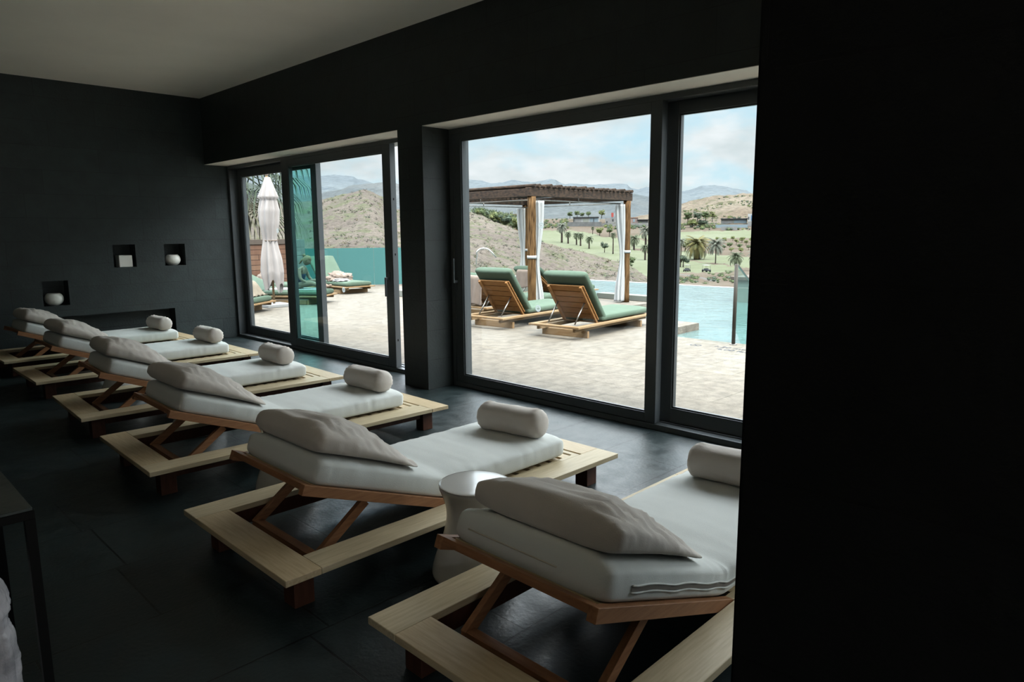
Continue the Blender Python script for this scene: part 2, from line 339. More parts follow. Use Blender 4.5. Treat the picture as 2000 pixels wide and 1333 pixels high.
def tube(bm, pts, r, n=8, cap=True, mi=0):
    pts = [Vector(p) for p in pts]; rs = r if isinstance(r, (list, tuple)) else [r]*len(pts); rings = []
    up = Vector((0, 0, 1)); prev = None
    for i, p in enumerate(pts):
        t = (pts[min(i+1, len(pts)-1)] - pts[max(i-1, 0)]).normalized()
        if prev is None:
            a = up if abs(t.z) < .9 else Vector((1, 0, 0)); s = t.cross(a).normalized()
        else:
            s = (prev - t*prev.dot(t)).normalized()
        prev = s; w = t.cross(s)
        rings.append([bm.verts.new(p + (s*math.cos(2*PI*k/n) + w*math.sin(2*PI*k/n))*rs[i]) for k in range(n)])
    for a, b in zip(rings, rings[1:]):
        for k in range(n):
            f = bm.faces.new((a[k], a[(k+1) % n], b[(k+1) % n], b[k])); f.smooth = True; f.material_index = mi
    if cap:
        bm.faces.new(rings[0][::-1]).material_index = mi; bm.faces.new(rings[-1]).material_index = mi
def lathe(bm, prof, n=40, cx=0, cy=0):
    rings = [[bm.verts.new((cx+r*math.cos(2*PI*k/n), cy+r*math.sin(2*PI*k/n), z)) for k in range(n)] for r, z in prof]
    for a, b in zip(rings, rings[1:]):
        for k in range(n):
            bm.faces.new((a[k], a[(k+1) % n], b[(k+1) % n], b[k])).smooth = True
    bm.faces.new(rings[0][::-1]); bm.faces.new(rings[-1])
def grid(bm, fn, nu, nv, closed_v=False, smooth=True, mi=0):
    V = [[bm.verts.new(fn(i/nu, j/nv)) for j in range(nv if closed_v else nv+1)] for i in range(nu+1)]
    m = nv if closed_v else nv
    for i in range(nu):
        for j in range(m):
            j2 = (j+1) % nv if closed_v else j+1
            f = bm.faces.new((V[i][j], V[i+1][j], V[i+1][j2], V[i][j2])); f.smooth = smooth; f.material_index = mi
    return V
def obox(bm, p0, p1, w, h, up=Vector((0, 0, 1))):
    """bar with rectangular section from p0 to p1"""
    p0, p1 = Vector(p0), Vector(p1); t = (p1-p0).normalized(); s = t.cross(up).normalized(); u = s.cross(t)
    v = [bm.verts.new(p + s*a*w/2 + u*b*h/2) for p in (p0, p1) for a in (-1, 1) for b in (-1, 1)]
    for f in ((0, 1, 3, 2), (4, 6, 7, 5), (0, 4, 5, 1), (2, 3, 7, 6), (0, 2, 6, 4), (1, 5, 7, 3)): bm.faces.new([v[i] for i in f])
def fbm(p, o=4, H=.6): return noise.fractal(Vector(p), H, 2.1, o)

# ------------------------------------------------------------------ the room
XW, XF, XO = 4.38, 4.72, 4.97          # inner face of window wall, frame plane, outer face
YD, ZC, ZO = 10.745, 3.58, 2.63
O1, O2, O3 = (5.93, YD), (.73, 5.53), (-2.9, .40)
XL, YB = -3.6, -3.2
struct(link('floor', boxm(XL, XO, YB, YD+.4, -.2, 0), M['floor']))
struct(link('ceiling', boxm(XL, XO+.1, YB, YD+.4, ZC, ZC+.25), M['plaster']))
bm = B()
box(bm, XW, XO, YB, O3[0], 0, ZC); box(bm, XW, XO, O3[1], O2[0], 0, ZC); box(bm, XW, XO, O2[1], O1[0], 0, ZC); box(bm, XW, XO, O3[0], O3[1], ZO+.004, ZC)
box(bm, XW, XO, O2[0], O2[1], ZO+.004, ZC); box(bm, XW, XO, O1[0], YD, ZO+.004, ZC)
struct(link('wall_right', bm, M['wall']))
for i, (a, b) in enumerate((O1, O2, O3)):
    struct(link('trim_%d' % (i+1), boxm(XW+.002, XO, a+.001, b-.001, ZO, ZO+.004), M['plaster']))   # pale plastered underside of the lintel
struct(link('wall_left', boxm(XL-.2, XL, YB, YD, 0, ZC), M['wall']))
bm = B(); box(bm, XL, -3.2, YB-.2, YB, 0, ZC); box(bm, .9, XW, YB-.2, YB, 0, ZC); box(bm, -3.2, .9, YB-.2, YB, 2.62, ZC)
struct(link('wall_back', bm, M['wall_x']))
struct(link('added_courtyard_floor', boxm(-9, 3, -13, YB-.201, -.3, 0), M['bounce_court']))  # unseen paving, added to bounce daylight into the room
w4 = struct(empty('added_window_4', (0, 0, 0))); bm = B()  # unseen opening behind the camera, added to let in more daylight
for x0 in (-3.2, -1.85, -.48, .85): box(bm, x0, x0+.05, YB-.16, YB-.06, 0.0005, 2.62)
box(bm, -3.15, .85, YB-.16, YB-.06, 2.56, 2.6195); box(bm, -3.15, .85, YB-.16, YB-.06, .0005, .05)
link('window_frame', bm, M['frame'], w4)
# partition close to the camera
struct(link('wall_partition', boxm(1.0, 1.42, YB, .485, 0, ZC), M['wall_shaded'], bevel=.006))
# far wall with four niches
niches = [(3.035, 3.325, 1.155, 1.47), (3.71, 4.005, 1.155, 1.47), (2.16, 2.46, .68, 1.01), (2.34, 3.795, .13, .53)]
bm = B(); dep = .24
xs = sorted({XL, XO} | {n[0] for n in niches} | {n[1] for n in niches}); zs = sorted({0, ZC} | {n[2] for n in niches} | {n[3] for n in niches})
for x0, x1 in zip(xs, xs[1:]):
    for z0, z1 in zip(zs, zs[1:]):
        hole = any(n[0]-1e-6 <= x0 and x1 <= n[1]+1e-6 and n[2]-1e-6 <= z0 and z1 <= n[3]+1e-6 for n in niches)
        box(bm, x0, x1, YD+(dep if hole else 0), YD+.4, z0, z1)
struct(link('wall_far', bm, M['wall_x']))

# ---- glazed doors
def leaf(parent, y0, y1, z0, z1, x, gy0, gy1, gz0, gz1, depth=.075, gm='glass', name='sliding_panel'):
    f = B()
    box(f, x, x+depth, y0, gy0, z0, z1); box(f, x, x+depth, gy1, y1, z0, z1)
    box(f, x, x+depth, gy0, gy1, z0, gz0); box(f, x, x+depth, gy0, gy1, gz1, z1)
    o = link(name, f, M['frame'], parent, bevel=.003)
    gl = B(); box(gl, x+depth*.5-.003, x+depth*.5+.003, gy0-.005, gy1+.005, gz0-.005, gz1+.005)
    link('glass_pane', gl, M[gm], o)
    g = B()                                              # glazing bead
    for (a, b, c, d) in ((gy0, gy0+.012, gz0, gz1), (gy1-.012, gy1, gz0, gz1), (gy0, gy1, gz0, gz0+.012), (gy0, gy1, gz1-.012, gz1)):
        box(g, x+.012, x+depth*.5-.004, a, b, c, d)
    link('glazing_bead', g, M['frame'], o)
    return o
def outer_frame(parent, y0, y1):
    f = B()
    box(f, XF+.0, XO-.03, y0, y1, ZO-.045, ZO-.001); box(f, XF+.0, XO-.03, y0, y1, .0005, .045)
    box(f, XF+.0, XO-.03, y0, y0+.05, .045, ZO-.045); box(f, XF+.0, XO-.03, y1-.05, y1, .045, ZO-.045)
    # track ribs on the sill
    for dx in (.085, .17): box(f, XF+dx, XF+dx+.008, y0+.05, y1-.05, .045, .055)
    link('outer_frame', f, M['frame'], parent, bevel=.002)
def handle(parent, x, y, z0, z1, up):
    f = B(); box(f, x-.05, x, y-.016, y+.016, (z0 if up else z1-.028), (z0+.028 if up else z1))
    box(f, x-.062, x-.046, y-.013, y+.013, z0, z1)
    box(f, x-.006, x, y-.02, y+.02, (z0-.08 if up else z1-.06), (z0+.06 if up else z1+.06))
    link('handle', f, M['frame'], parent, bevel=.003)
def decal(parent, x, y, z):
    g = B(); r, n = .033, 28
    def ring(x, r0, r1, cz=0, sy=1, sz=1):
        a = [g.verts.new((x, y+sy*r0*math.cos(2*PI*k/n), z+cz+sz*r0*math.sin(2*PI*k/n))) for k in range(n)]
        b = [g.verts.new((x, y+sy*r1*math.cos(2*PI*k/n), z+cz+sz*r1*math.sin(2*PI*k/n))) for k in range(n)]
        for k in range(n): g.faces.new((a[k], b[k], b[(k+1) % n], a[(k+1) % n]))
    ring(x, .017, .033); ring(x, .006, .012, .008); ring(x, .005, .010, -.009)
    link('etched_emblem', g, M['decal'], parent)
d1 = struct(empty('window_1', (0, 0, 0))); outer_frame(d1, O1[0]+.001, O1[1]-.001)
s1 = leaf(d1, 6.55, 9.06, .05, 2.585, XF+.002, 6.70, 8.88, .155, 2.50)
s2 = leaf(d1, 8.36, 10.69, .05, 2.585, XF+.125, 8.50, 10.56, .17, 2.47, name='fixed_panel')
tg = boxm(XF+.100, XF+.106, 8.45, 8.98, .10, 2.54); link('overlap_tint_strip', tg, M['tealglass'], d1)  # added strip: its colour carries the teal tint of the overlapping panes
handle(s1, XF+.002, 6.63, .88, 1.10, False)
lk = B()
for z in (1.98, 1.36, .37): box(lk, XF+.03, XF+.045, 6.5485, 6.5499, z-.012, z+.012)
link('lock_keep', lk, M['darksteel'], s1)
decal(s1, XF+.03, 7.66, .9); decal(s2, XF+.155, 9.55, 1.65)
d2 = struct(empty('window_2', (0, 0, 0))); outer_frame(d2, O2[0]+.001, O2[1]-.001)
s3 = leaf(d2, 3.03, 5.47, .05, 2.585, XF+.002, 3.13, 5.36, .13, 2.51)
s4 = leaf(d2, .79, 3.12, .05, 2.585, XF+.125, .92, 2.96, .17, 2.49, name='fixed_panel')
handle(s3, XF+.002, 5.50-.06, 1.09, 1.34, True)
decal(s3, XF+.03, 4.34, .9); decal(s3, XF+.03, 4.30, 1.66)

d3 = struct(empty('added_window_3', (0, 0, 0))); outer_frame(d3, O3[0]+.001, O3[1]-.001)  # unseen window behind the partition, added for more daylight
leaf(d3, -2.84, .34, .05, 2.585, XF+.06, -2.72, .22, .17, 2.49, name='fixed_panel')

# ---- things in the niches
bm = boxm(-.085, .085, -.085, .085, 0, .165)
o = link('cube_lantern', bm, M['candle'], bevel=.006, loc=(3.20, YD+.115, 1.155)); tag(o, 'white ceramic cube in the left one of the two upper wall niches', 'candle holder')
def bowl(loc, R, label):
    bm = B(); n = 14; pr = [(R*.45, 0), (R*.5, 0)]
    for k in range(n+1):
        a = -1.12 + (1.12+.86)*k/n; pr.append((R*math.cos(a)*1.0, R*.86*(math.sin(a)+math.sin(1.12))))
    top = pr[-1]; pr += [(top[0]-.008, top[1]), (top[0]-.012, top[1]-.03), (.004, top[1]-.05)]
    lathe(bm, pr, 40); o = link('round_bowl', bm, M['candle'], smooth=True, loc=loc); tag(o, label, 'candle holder', 'round white bowls in the wall niches')
bowl((3.86, YD+.115, 1.155), .108, 'round white ceramic bowl in the niche nearest the window')
bowl((2.305, YD+.115, .68), .112, 'round white ceramic bowl in the lower niche above the long slot')

# ------------------------------------------------------------------ indoor loungers
L, WD, BW, ZT, TH = 2.281, 1.081, .165, .2, .03
HL, HW = L/2, WD/2
HINGE, ANG = -.09, math.radians(20.3)
def bend(s, hinge=HINGE, z0=.2, ang=ANG, r=.28, sign=-1):
    """point on the bed line at distance s from the hinge towards the head; returns (x, z, tilt)"""
    if s <= 0: return hinge - s, z0, 0.0
    arc = r*ang
    if s < arc:
        a = s/r; return hinge - r*math.sin(a), z0 + r*(1-math.cos(a)), a
    x = hinge - r*math.sin(ang); z = z0 + r*(1-math.cos(ang)); q = s-arc
    return x - q*math.cos(ang), z + q*math.sin(ang), ang
def mattress_bm(foot, headlen, hw, th, ang, z0, seed, hinge=HINGE, rr=.045, r=.28, puff=.012):
    bm = B(); n = 96; m = 44; rnd = seed*7.13
    tot = foot + headlen
    def sect(v):
        # rounded rectangle perimeter, v in 0..1 -> (y, z) with corners
        a = v*2*PI; c, s = math.cos(a), math.sin(a); p = 5.5
        y = hw*math.copysign(abs(c)**(2/p), c); z = th/2*math.copysign(abs(s)**(2/p), s)
        return y, z
    def fn(u, v):
        uu = u
        # ease both ends to round them
        e = .022
        if u < .04: k = u/.04; shrink = (1-(1-k)**2)**.5; s0 = -foot + e*(1-math.cos(k*PI/2))*0 + tot*0 + (-0)
        elif u > .96: k = (1-u)/.04; shrink = (1-(1-k)**2)**.5
        else: shrink = 1
        # rounded caps: the first and last rows shrink the section towards its middle
        s = -foot + tot*u
        if u < .04: s = -foot + rr*(1-math.cos((u/.04)*PI/2)) if u > 0 else -foot
        elif u > .96: s = headlen - (rr*(1-math.cos(((1-u)/.04)*PI/2)) if u < 1 else 0)
        else: s = -foot+rr + (tot-2*rr)*(u-.04)/.92
        y, z = sect(v)
        inset = rr*(1-shrink)
        y = y*(hw-inset)/hw; z = z*(th/2-inset)/(th/2)
        # pillowy top and side, creases
        edge = (abs(y)/hw)
        z += puff*(1-edge**3)*(1 if z > 0 else -.0)*(min(1, min(u, 1-u)*12))
        wr = fbm((s*9+rnd, y*3, z*22), 3)*.0022 + fbm((s*34+rnd, 7, z*6), 2)*.0022*max(0, edge-.75)*4*(1 if z > -.02 else .3)
        y += math.copysign(1, y)*wr*1.5; z += wr
        x, zz, a = bend(s, hinge, z0, ang, r)
        zc = th/2 + z
        return Vector((x + math.sin(a)*zc, y, zz + math.cos(a)*zc))
    V = grid(bm, fn, n, m, closed_v=True)
    bm.faces.new(V[0]); bm.faces.new(V[-1][::-1])
    bmesh.ops.recalc_face_normals(bm, faces=bm.faces)
    return bm
def frame_boards(root, flip, wx, wy, bw=BW, zt=ZT, th=TH):
    g = .0008; sg = -1 if flip else 1
    # pinwheel joints
    def add(x0, x1, y0, y1, m):
        if flip: y0, y1 = -y1, -y0
        link('frame_board', boxm(x0, x1, y0, y1, zt-th, zt), m, root, bevel=.003)
    add(-HL, -HL+bw, -HW, HW-bw-g, wy)            # head board runs full at the near side
    add(-HL+bw+g, HL, -HW, -HW+bw, wx)            # near rail runs full at the foot
    add(HL-bw, HL, -HW+bw+g, HW, wy)              # foot board runs full at the far side
    add(-HL, HL-bw-g, HW-bw, HW, wx)
def make_lounger(flip, seed, zips=False):
    root = empty('spa_lounger')
    frame_boards(root, flip, M['teak_x'], M['teak_y'])
    for sx in (-1, 1):
        for sy in (-1, 1):
            cx, cy = sx*(HL-.085-.05), sy*(HW-.105-.048)
            link('leg', boxm(cx-.048, cx+.048, cy-.048, cy+.048, 0, ZT-TH-.0005), M['darkwood'], root, bevel=.003)
    a = B()
    for sy in (-1, 1): box(a, -HL+.19, HL-.19, sy*(HW-.15)-.014, sy*(HW-.15)+.014, .095, ZT-TH-.001)
    for sx in (-1, 1): box(a, sx*(HL-.135)-.014, sx*(HL-.135)+.014, -HW+.21, HW-.21, .095, ZT-TH-.001)
    link('apron', a, M['darkwood'], root)
    # slatted bed: flat foot part
    b = B(); iw = .352
    for sy in (-1, 1): box(b, HINGE, HL-BW-.012, sy*iw-.018, sy*iw+.018, .135, .197)
    box(b, HL-BW-.05, HL-BW-.012, -iw+.018, iw-.018, .135, .197)
    link('bed_frame', b, M['teak_x'], root, bevel=.002)
    b = B(); k = 0; xx = HINGE+.05
    while xx < HL-BW-.12:
        box(b, xx, xx+.065, -iw+.019, iw-.019, .172, .194); xx += .098
    link('bed_slats', b, M['teak_y'], root)
    # raised back part
    ca, sa = math.cos(ANG), math.sin(ANG); RL = .912; hz = .185
    mt = Matrix.Translation((HINGE, 0, hz)) @ Matrix.Rotation(ANG, 4, 'Y')     # local -x goes up towards the head
    for sy in (-1, 1):
        b = B(); box(b, -RL, 0, sy*iw-.018, sy*iw+.018, -.036, .012, 0, mt); link('back_rail', b, M['redwood'], root, bevel=.002)
    b = B(); box(b, -RL, -RL+.04, -iw+.0185, iw-.0185, -.016, .012, 0, mt); link('head_rail', b, M['redwood_y'], root, bevel=.002)
    b = B(); xx = -RL+.06
    while xx < -.08: box(b, xx, xx+.065, -iw+.019, iw-.019, -.012, .010, 0, mt); xx += .098
    link('back_slats', b, M['teak_y'], root)
    # prop: two struts and a cross bar
    top = mt @ Vector((-.52, 0, -.045)); bot = Vector((-HL+BW+.10, 0, .115))
    for sy in (-1, 1):
        b = B(); obox(b, (top.x, sy*(iw-.055), top.z), (bot.x, sy*(iw-.055), bot.z), .028, .045); link('prop_strut', b, M['redwood'], root, bevel=.002)
    b = B(); obox(b, (bot.x+.012, -iw+.04, bot.z+.005), (bot.x+.012, iw-.04, bot.z+.005), .045, .03); link('prop_bar', b, M['redwood_y'], root, bevel=.002)
    # mattress
    mm = mattress_bm(.93, .85, .355, .135, ANG, .203, seed)
    mo = link('mattress', mm, M['mattress'], root, smooth=True)
    if not zips: return root
    z = B()
    for zo in (.052, .074):
        pts = []
        for i in range(61):
            s = -.85+1.58*i/60; x, zz, a = bend(s, HINGE, .203, ANG); zc = zo + .003*math.sin(i*.7+seed)
            pts.append((x+math.sin(a)*zc, -.3585-.0015*math.sin(i*1.3), zz+math.cos(a)*zc))
        tube(z, pts, .0035, 6)
    link('side_zip', z, M['mattress'], mo)
    z = B(); grid(z, lambda u, v: Vector([q for q in (lambda bb, zc: (bb[0]+math.sin(bb[2])*zc, -.3583, bb[1]+math.cos(bb[2])*zc))(bend(-.85+1.58*u, HINGE, .203, ANG), .055+.016*v)]), 50, 1); link('zip_tape', z, M['darkzip'], mo)
    z = B(); pts = []
    for i in range(13):
        x, zz, a = bend(.856, HINGE, .203, ANG); zc = .062
        pts.append((x+math.sin(a)*zc-.001, -.25+.42*i/12+.1, zz+math.cos(a)*zc-.0))
    tube(z, pts, .0025, 6); link('end_zip', z, M['zip'], mo)
    return root
def pillow_bm(seed):
    """wedge cushion: tall at the head end (u=0), thin at the foot end (u=1)"""
    bm = B(); LP, WP = .60, .33; rnd = seed*3.7
    def hgt(u):
        return .125 + .05*math.sin(min(1, u/.55)*PI*.5) if u < .30 else max(.05, (.125+.05*math.sin(min(1, .30/.55)*PI*.5) + .012*math.sin((u-.3)*4))*(1-((u-.30)/.72)**1.6))
    nu, nv = 46, 44
    def fn(u, v):
        # v runs round the section: 0..1
        a = v*2*PI; c, s = math.cos(a), math.sin(a)
        if u < .07: k = u/.07; sh = (1-(1-k)**2)**.5; x = -LP/2 + .035*(1-math.cos(k*PI/2))
        elif u > .90: k = (1-u)/.10; sh = (1-(1-k)**2)**.5; x = LP/2 - .03*(1-math.cos(k*PI/2))
        else: sh = 1; x = -LP/2+.035+(LP-.065)*(u-.07)/.83
        h = hgt(u); w = WP*(.985+.03*math.sin(u*PI)) - .035*(1-sh)
        p = 4.6
        y = w*math.copysign(abs(c)**(2/p), c)
        zz = math.copysign(abs(s)**(2/(4.2-1.8*min(1, u*2))), s)
        hh = h*(1-.42*min(1, .25+u*1.9)*(abs(y)/w)**2.4)
        z0 = hh*(.5+.5*zz); z = hh*.45+(z0-hh*.45)*max(.02, sh)
        up = max(0, zz)*sh
        rg = .30-abs(fbm((x*4+rnd, y*11+x*9, 2.0), 3))
        fold = rg*.045*up*(.25+u*1.1) + math.sin(y*31+7*fbm((x*4, y*2, rnd), 2))*.004*up*max(0, u-.25)
        side = fbm((x*26+rnd, 1.5, z*8), 3)*.007*(abs(y)/w)**6*sh
        fr_ = math.hypot(y+.33, x+.22); fa_ = math.atan2(y+.33, x+.22)
        fold += math.sin(fa_*15+seed)*.0085*up*math.exp(-((fr_-.20)/.15)**2)
        pin = math.exp(-((x+.20)**2+(y+.19)**2)/.004)*.016
        z += fold*min(1, z/.05) + pin*up
        y += math.copysign(side, y)*1.4
        return Vector((x, y, max(0, z)))
    V = grid(bm, fn, nu, nv, closed_v=True)
    bm.faces.new(V[0]); bm.faces.new(V[-1][::-1]); bmesh.ops.recalc_face_normals(bm, faces=bm.faces)
    return bm
def make_pillow(seed):
    o = link('pillow', pillow_bm(seed), M['pillow'], smooth=True)
    b = B(); pts = [(-.04+.27*i/16, -.321-.002*math.sin(i)+.012*(i/16)**3, .050-.022*i/16) for i in range(17)]
    tube(b, pts, .0025, 6); link('pillow_seam', b, M['pillow'], o)
    b = boxm(.10, .14, -.330, -.325, .034, .041); link('zip_pull', b, M['tag'], o)
    return o
def make_bolster(seed):
    bm = B(); n, m = 40, 36; LB, R = .48, .092
    def fn(u, v):
        a = v*2*PI; ce = .07
        if u < .12: k = u/.12; rr = R*(.0+1.0*math.sin(k*PI/2)**.55); x = -LB/2 + ce*(1-math.cos(k*PI/2))*.75
        elif u > .88: k = (1-u)/.12; rr = R*math.sin(k*PI/2)**.55; x = LB/2 - ce*(1-math.cos(k*PI/2))*.75
        else: k = 1; rr = R; x = -LB/2+ce*.75 + (LB-1.5*ce)*(u-.12)/.76
        e = min(u, 1-u)
        gather = math.sin(a*17+seed)*.006*math.exp(-((e-.13)/.05)**2) if e > .02 else 0
        rr = max(.004, rr + gather + fbm((x*6+seed, math.cos(a)*2, math.sin(a)*2), 3)*.004)
        z = rr*math.sin(a)
        if z < -.8*R: z = -.8*R + (z+.8*R)*.3
        return Vector((rr*math.cos(a), x, z+.84*R))
    V = grid(bm, fn, n, m, closed_v=True); bm.faces.new(V[0]); bm.faces.new(V[-1][::-1]); bmesh.ops.recalc_face_normals(bm, faces=bm.faces)
    return link('bolster', bm, M['pillow'], smooth=True)
spots = [(2.455, 1.515, .0, False), (2.371, 3.059, .0, False), (2.459, 4.843, -.023, True), (2.533, 6.53, -.04, True), (2.593, 8.43, -.004, True), (2.60, 10.03, .01, True)]
words = ['nearest the camera', 'second from the camera', 'third from the camera', 'fourth from the camera', 'second from the slate wall', 'nearest the slate wall']
protoZ, protoA, protoB = make_lounger(False, 1, True), make_lounger(False, 2), make_lounger(True, 4)
pil = [make_pillow(1), make_pillow(5)]; bol = [make_bolster(1), make_bolster(3)]
usedA = usedB = False
px_off = [(-.585, .0, .02), (-.615, .0, .0), (-.64, .0, .03), (-.65, .01, -.03), (-.64, -.01, .04), (-.64, .0, .0)]
bo_off = [(.70, .03, -.10), (.665, -.06, -.16), (.675, -.08, -.08), (.655, -.08, -.02), (.69, -.12, -.05), (.68, -.12, -.04)]
for i, (x, y, rz, fl) in enumerate(spots):
    p = protoB if fl else protoA
    if i == 0: r = protoZ
    elif fl: r = p if not usedB else copy_tree(p); usedB = True
    else: r = p if not usedA else copy_tree(p); usedA = True
    r.location = (x, y, 0); r.rotation_euler = (0, 0, rz)
    tag(r, 'indoor teak lounger with pale grey mattress, ' + words[i], 'lounger', 'indoor teak loungers in a row')
    q = pil[i % 2] if i < 2 else copy_tree(pil[i % 2])
    ox, oy, orz = px_off[i]
    s_ = (HINGE-ox)/math.cos(ANG)
    lx, lz, la = bend((HINGE-ox)+.03, HINGE, .203, ANG)
    th_ = .135+.006
    lp = Vector((lx+math.sin(la)*th_, oy, lz+math.cos(la)*th_))
    q.matrix_world = Matrix.Translation((x, y, 0)) @ Matrix.Rotation(rz, 4, 'Z') @ Matrix.Translation(lp) @ Matrix.Rotation(ANG, 4, 'Y') @ Matrix.Rotation(orz, 4, 'Z')
    tag(q, 'puffy taupe pillow on the raised back of the indoor lounger ' + words[i], 'pillow', 'taupe pillows on the indoor loungers')
    t = bol[i % 2] if i < 2 else copy_tree(bol[i % 2])
    ox, oy, orz = bo_off[i]
    t.matrix_world = Matrix.Translation((x, y, 0)) @ Matrix.Rotation(rz, 4, 'Z') @ Matrix.Translation((ox, oy, .203+.135+.0125)) @ Matrix.Rotation(-orz, 4, 'Z')
    tag(t, 'taupe cylindrical bolster at the foot of the indoor lounger ' + words[i], 'bolster', 'taupe bolsters on the indoor loungers')

# ---- ceramic drum tables
def make_stool():
    bm = B(); h = .455
    pr = [(.15, 0), (.185, .0), (.205, .02), (.205, .05), (.185, .12), (.155, .20), (.138, .27), (.135, .32), (.142, .37), (.158, .415), (.166, .437), (.164, .449), (.155, h), (.02, h)]
    # smooth the profile
    P = [Vector((a, 0, b)) for a, b in pr]; out = []
    for i in range(len(pr)-1):
        p0, p1, p2, p3 = (pr[max(i-1, 0)], pr[i], pr[i+1], pr[min(i+2, len(pr)-1)])
        for k in range(4):
            t = k/4
            f = lambda a, b, c, d: .5*((2*b)+(-a+c)*t+(2*a-5*b+4*c-d)*t*t+(-a+3*b-3*c+d)*t**3)
            out.append((f(p0[0], p1[0], p2[0], p3[0]), f(p0[1], p1[1], p2[1], p3[1])))
    out.append(pr[-1]); out = [(a, max(0, b)) for a, b in out]
    lathe(bm, out, 56); return link('drum_table', bm, M['ceramic'], smooth=True)
st0 = make_stool()
for i, (x, y, lb) in enumerate([(2.07, 2.29, 'glossy white ceramic drum table with a wet-looking top beside the nearest lounger'), (2.0, 3.95, 'white ceramic drum table mostly hidden behind the second lounger from the camera'),
                    (2.13, 5.72, 'white ceramic drum table between the third and fourth loungers from the camera'), (2.1, 7.50, 'white ceramic drum table between the fourth and fifth loungers from the camera'), (2.22, 9.22, 'white ceramic drum table between the two farthest loungers')]):
    o = st0 if i == 0 else copy_tree(st0); o.location = (x, y, 0); tag(o, lb, 'side table', 'white ceramic drum tables')

# ---- slate table at the lower left and the wrapped bag under it
t = empty('slate_table', (.425, 2.545, 0)); tag(t, 'slate-topped table with thin black steel frame at the lower left edge', 'table')
link('tabletop', boxm(-1.0, -.004, .004, .66, .742, .752), M['slate_top'], t, bevel=.002)
b = B(); box(b, -1.0, 0, 0, .02, .715, .742); box(b, -.02, 0, .02, .66, .715, .742); box(b, -1.0, -.98, .02, .66, .715, .742); box(b, -.98, -.02, .64, .66, .715, .742)
link('top_frame', b, M['darksteel'], t, bevel=.001)
for (lx, ly) in ((-.02, 0), (-.02, .64), (-1.0, 0), (-1.0, .64)): link('leg', boxm(lx-.008, lx+.02, ly, ly+.028, 0, .7145), M['darksteel'], t)
bm = B()
def bagf(u, v):
    a = v*2*PI; z = .55*u
    r = .118*(1-.10*u) if u < .72 else .106*(1-((u-.72)/.28)**2*.75)
    if abs(u-.62) < .05: r *= .93
    r *= 1+.10*fbm((math.cos(a)*1.6, math.sin(a)*1.6, z*5), 4) + .03*math.sin(a*9+z*14)
    return Vector((r*math.cos(a), r*math.sin(a), z))
V = grid(bm, bagf, 44, 56, closed_v=True); bm.faces.new(V[0][::-1]); bm.faces.new(V[-1]); bmesh.ops.recalc_face_normals(bm, faces=bm.faces)
o = link('plastic_wrapped_bundle', bm, M['plastic'], smooth=True, loc=(.25, 2.73, 0)); tag(o, 'tall bundle wrapped in crumpled clear plastic at the lower left corner', 'bundle')

# ================================================================== OUTDOORS
# ---- terrace, pool
def poly_slab(pts, z0, z1):
    bm = B(); n = len(pts)
    a = [bm.verts.new((x, y, z1)) for x, y in pts]; b = [bm.verts.new((x, y, z0)) for x, y in pts]
    bm.faces.new(a); bm.faces.new(b[::-1])
    for i in range(n): bm.faces.new((a[i], b[i], b[(i+1) % n], a[(i+1) % n]))
    bmesh.ops.recalc_face_normals(bm, faces=bm.faces); return bm
WZ = -.12
struct(link('terrace_floor', poly_slab([(XO+.0005, -7), (9.42, -7), (9.28, 6.12), (10.95, 6.17), (10.95, 8.75), (13.8, 8.75), (13.8, 16.9), (13.6, 18.1), (9.0, 26.5), (XO+.0005, 27)], -1.4, 0), M['stone']))
bm = poly_slab([(9.43, -7), (19.75, -7), (19.75, 26), (13.81, 26), (13.81, 8.74), (10.96, 8.74), (10.96, 6.16), (9.29, 6.11)], WZ-1.2, WZ)
o = link('pool_water', bm, M['water']); tag(o, 'pale turquoise water of the infinity pool', 'pool water', kind='stuff')
struct(link('pool_overflow_edge', boxm(19.752, 20.0, -7, 26, -1.6, WZ+.006), M['poolwhite']))
struct(link('pool_curb', boxm(13.5, 13.79, 8.85, 10.4, .0005, .13), M['pooltile'], bevel=.01))
o = empty('pool_wall', (0, 0, 0)); o['kind'] = 'structure'
link('rendered_pier', boxm(15.9, 17.2, 5.6, 8.0, WZ+.0005, .42), M['pooltile'], o)
link('coping', boxm(15.8, 17.3, 5.5, 8.1, .4205, .50), M['coping_dark'], o, bevel=.01)
# raised spa basin with arched spout
sp = empty('spa_basin', (12.35, 13.2, 0)); tag(sp, 'raised stone spa basin brimming with pale water behind the towel-draped lounger', 'spa pool')
link('basin_wall', boxm(-1.3, 1.3, -1.4, 1.5, .0005, .34), M['pooltile'], sp, bevel=.02)
link('basin_step', boxm(-1.75, -1.302, -1.4, 1.5, .0005, .16), M['pooltile'], sp, bevel=.01)
link('basin_water', boxm(-1.28, 1.28, -1.38, 1.48, .3405, .352), M['water'], sp)
b = B(); base = Vector((11.02, 12.02, .16)); P = [base, base+Vector((0, 0, .8)), base+Vector((0.02, -.02, .92))]
for k in range(1, 9):
    a = PI*k/10; P.append(base+Vector((.13*(1-math.cos(a)), -.13*(1-math.cos(a)), .92+.16*math.sin(a))))
P.append(P[-1]+Vector((.10, -.10, -.15)))
tube(b, P, [.014]*2+[.018]*(len(P)-2), 10); o = link('arched_spout', b, M['steel'], smooth=False); tag(o, 'slim arched metal spout rising beside the spa basin', 'spout')

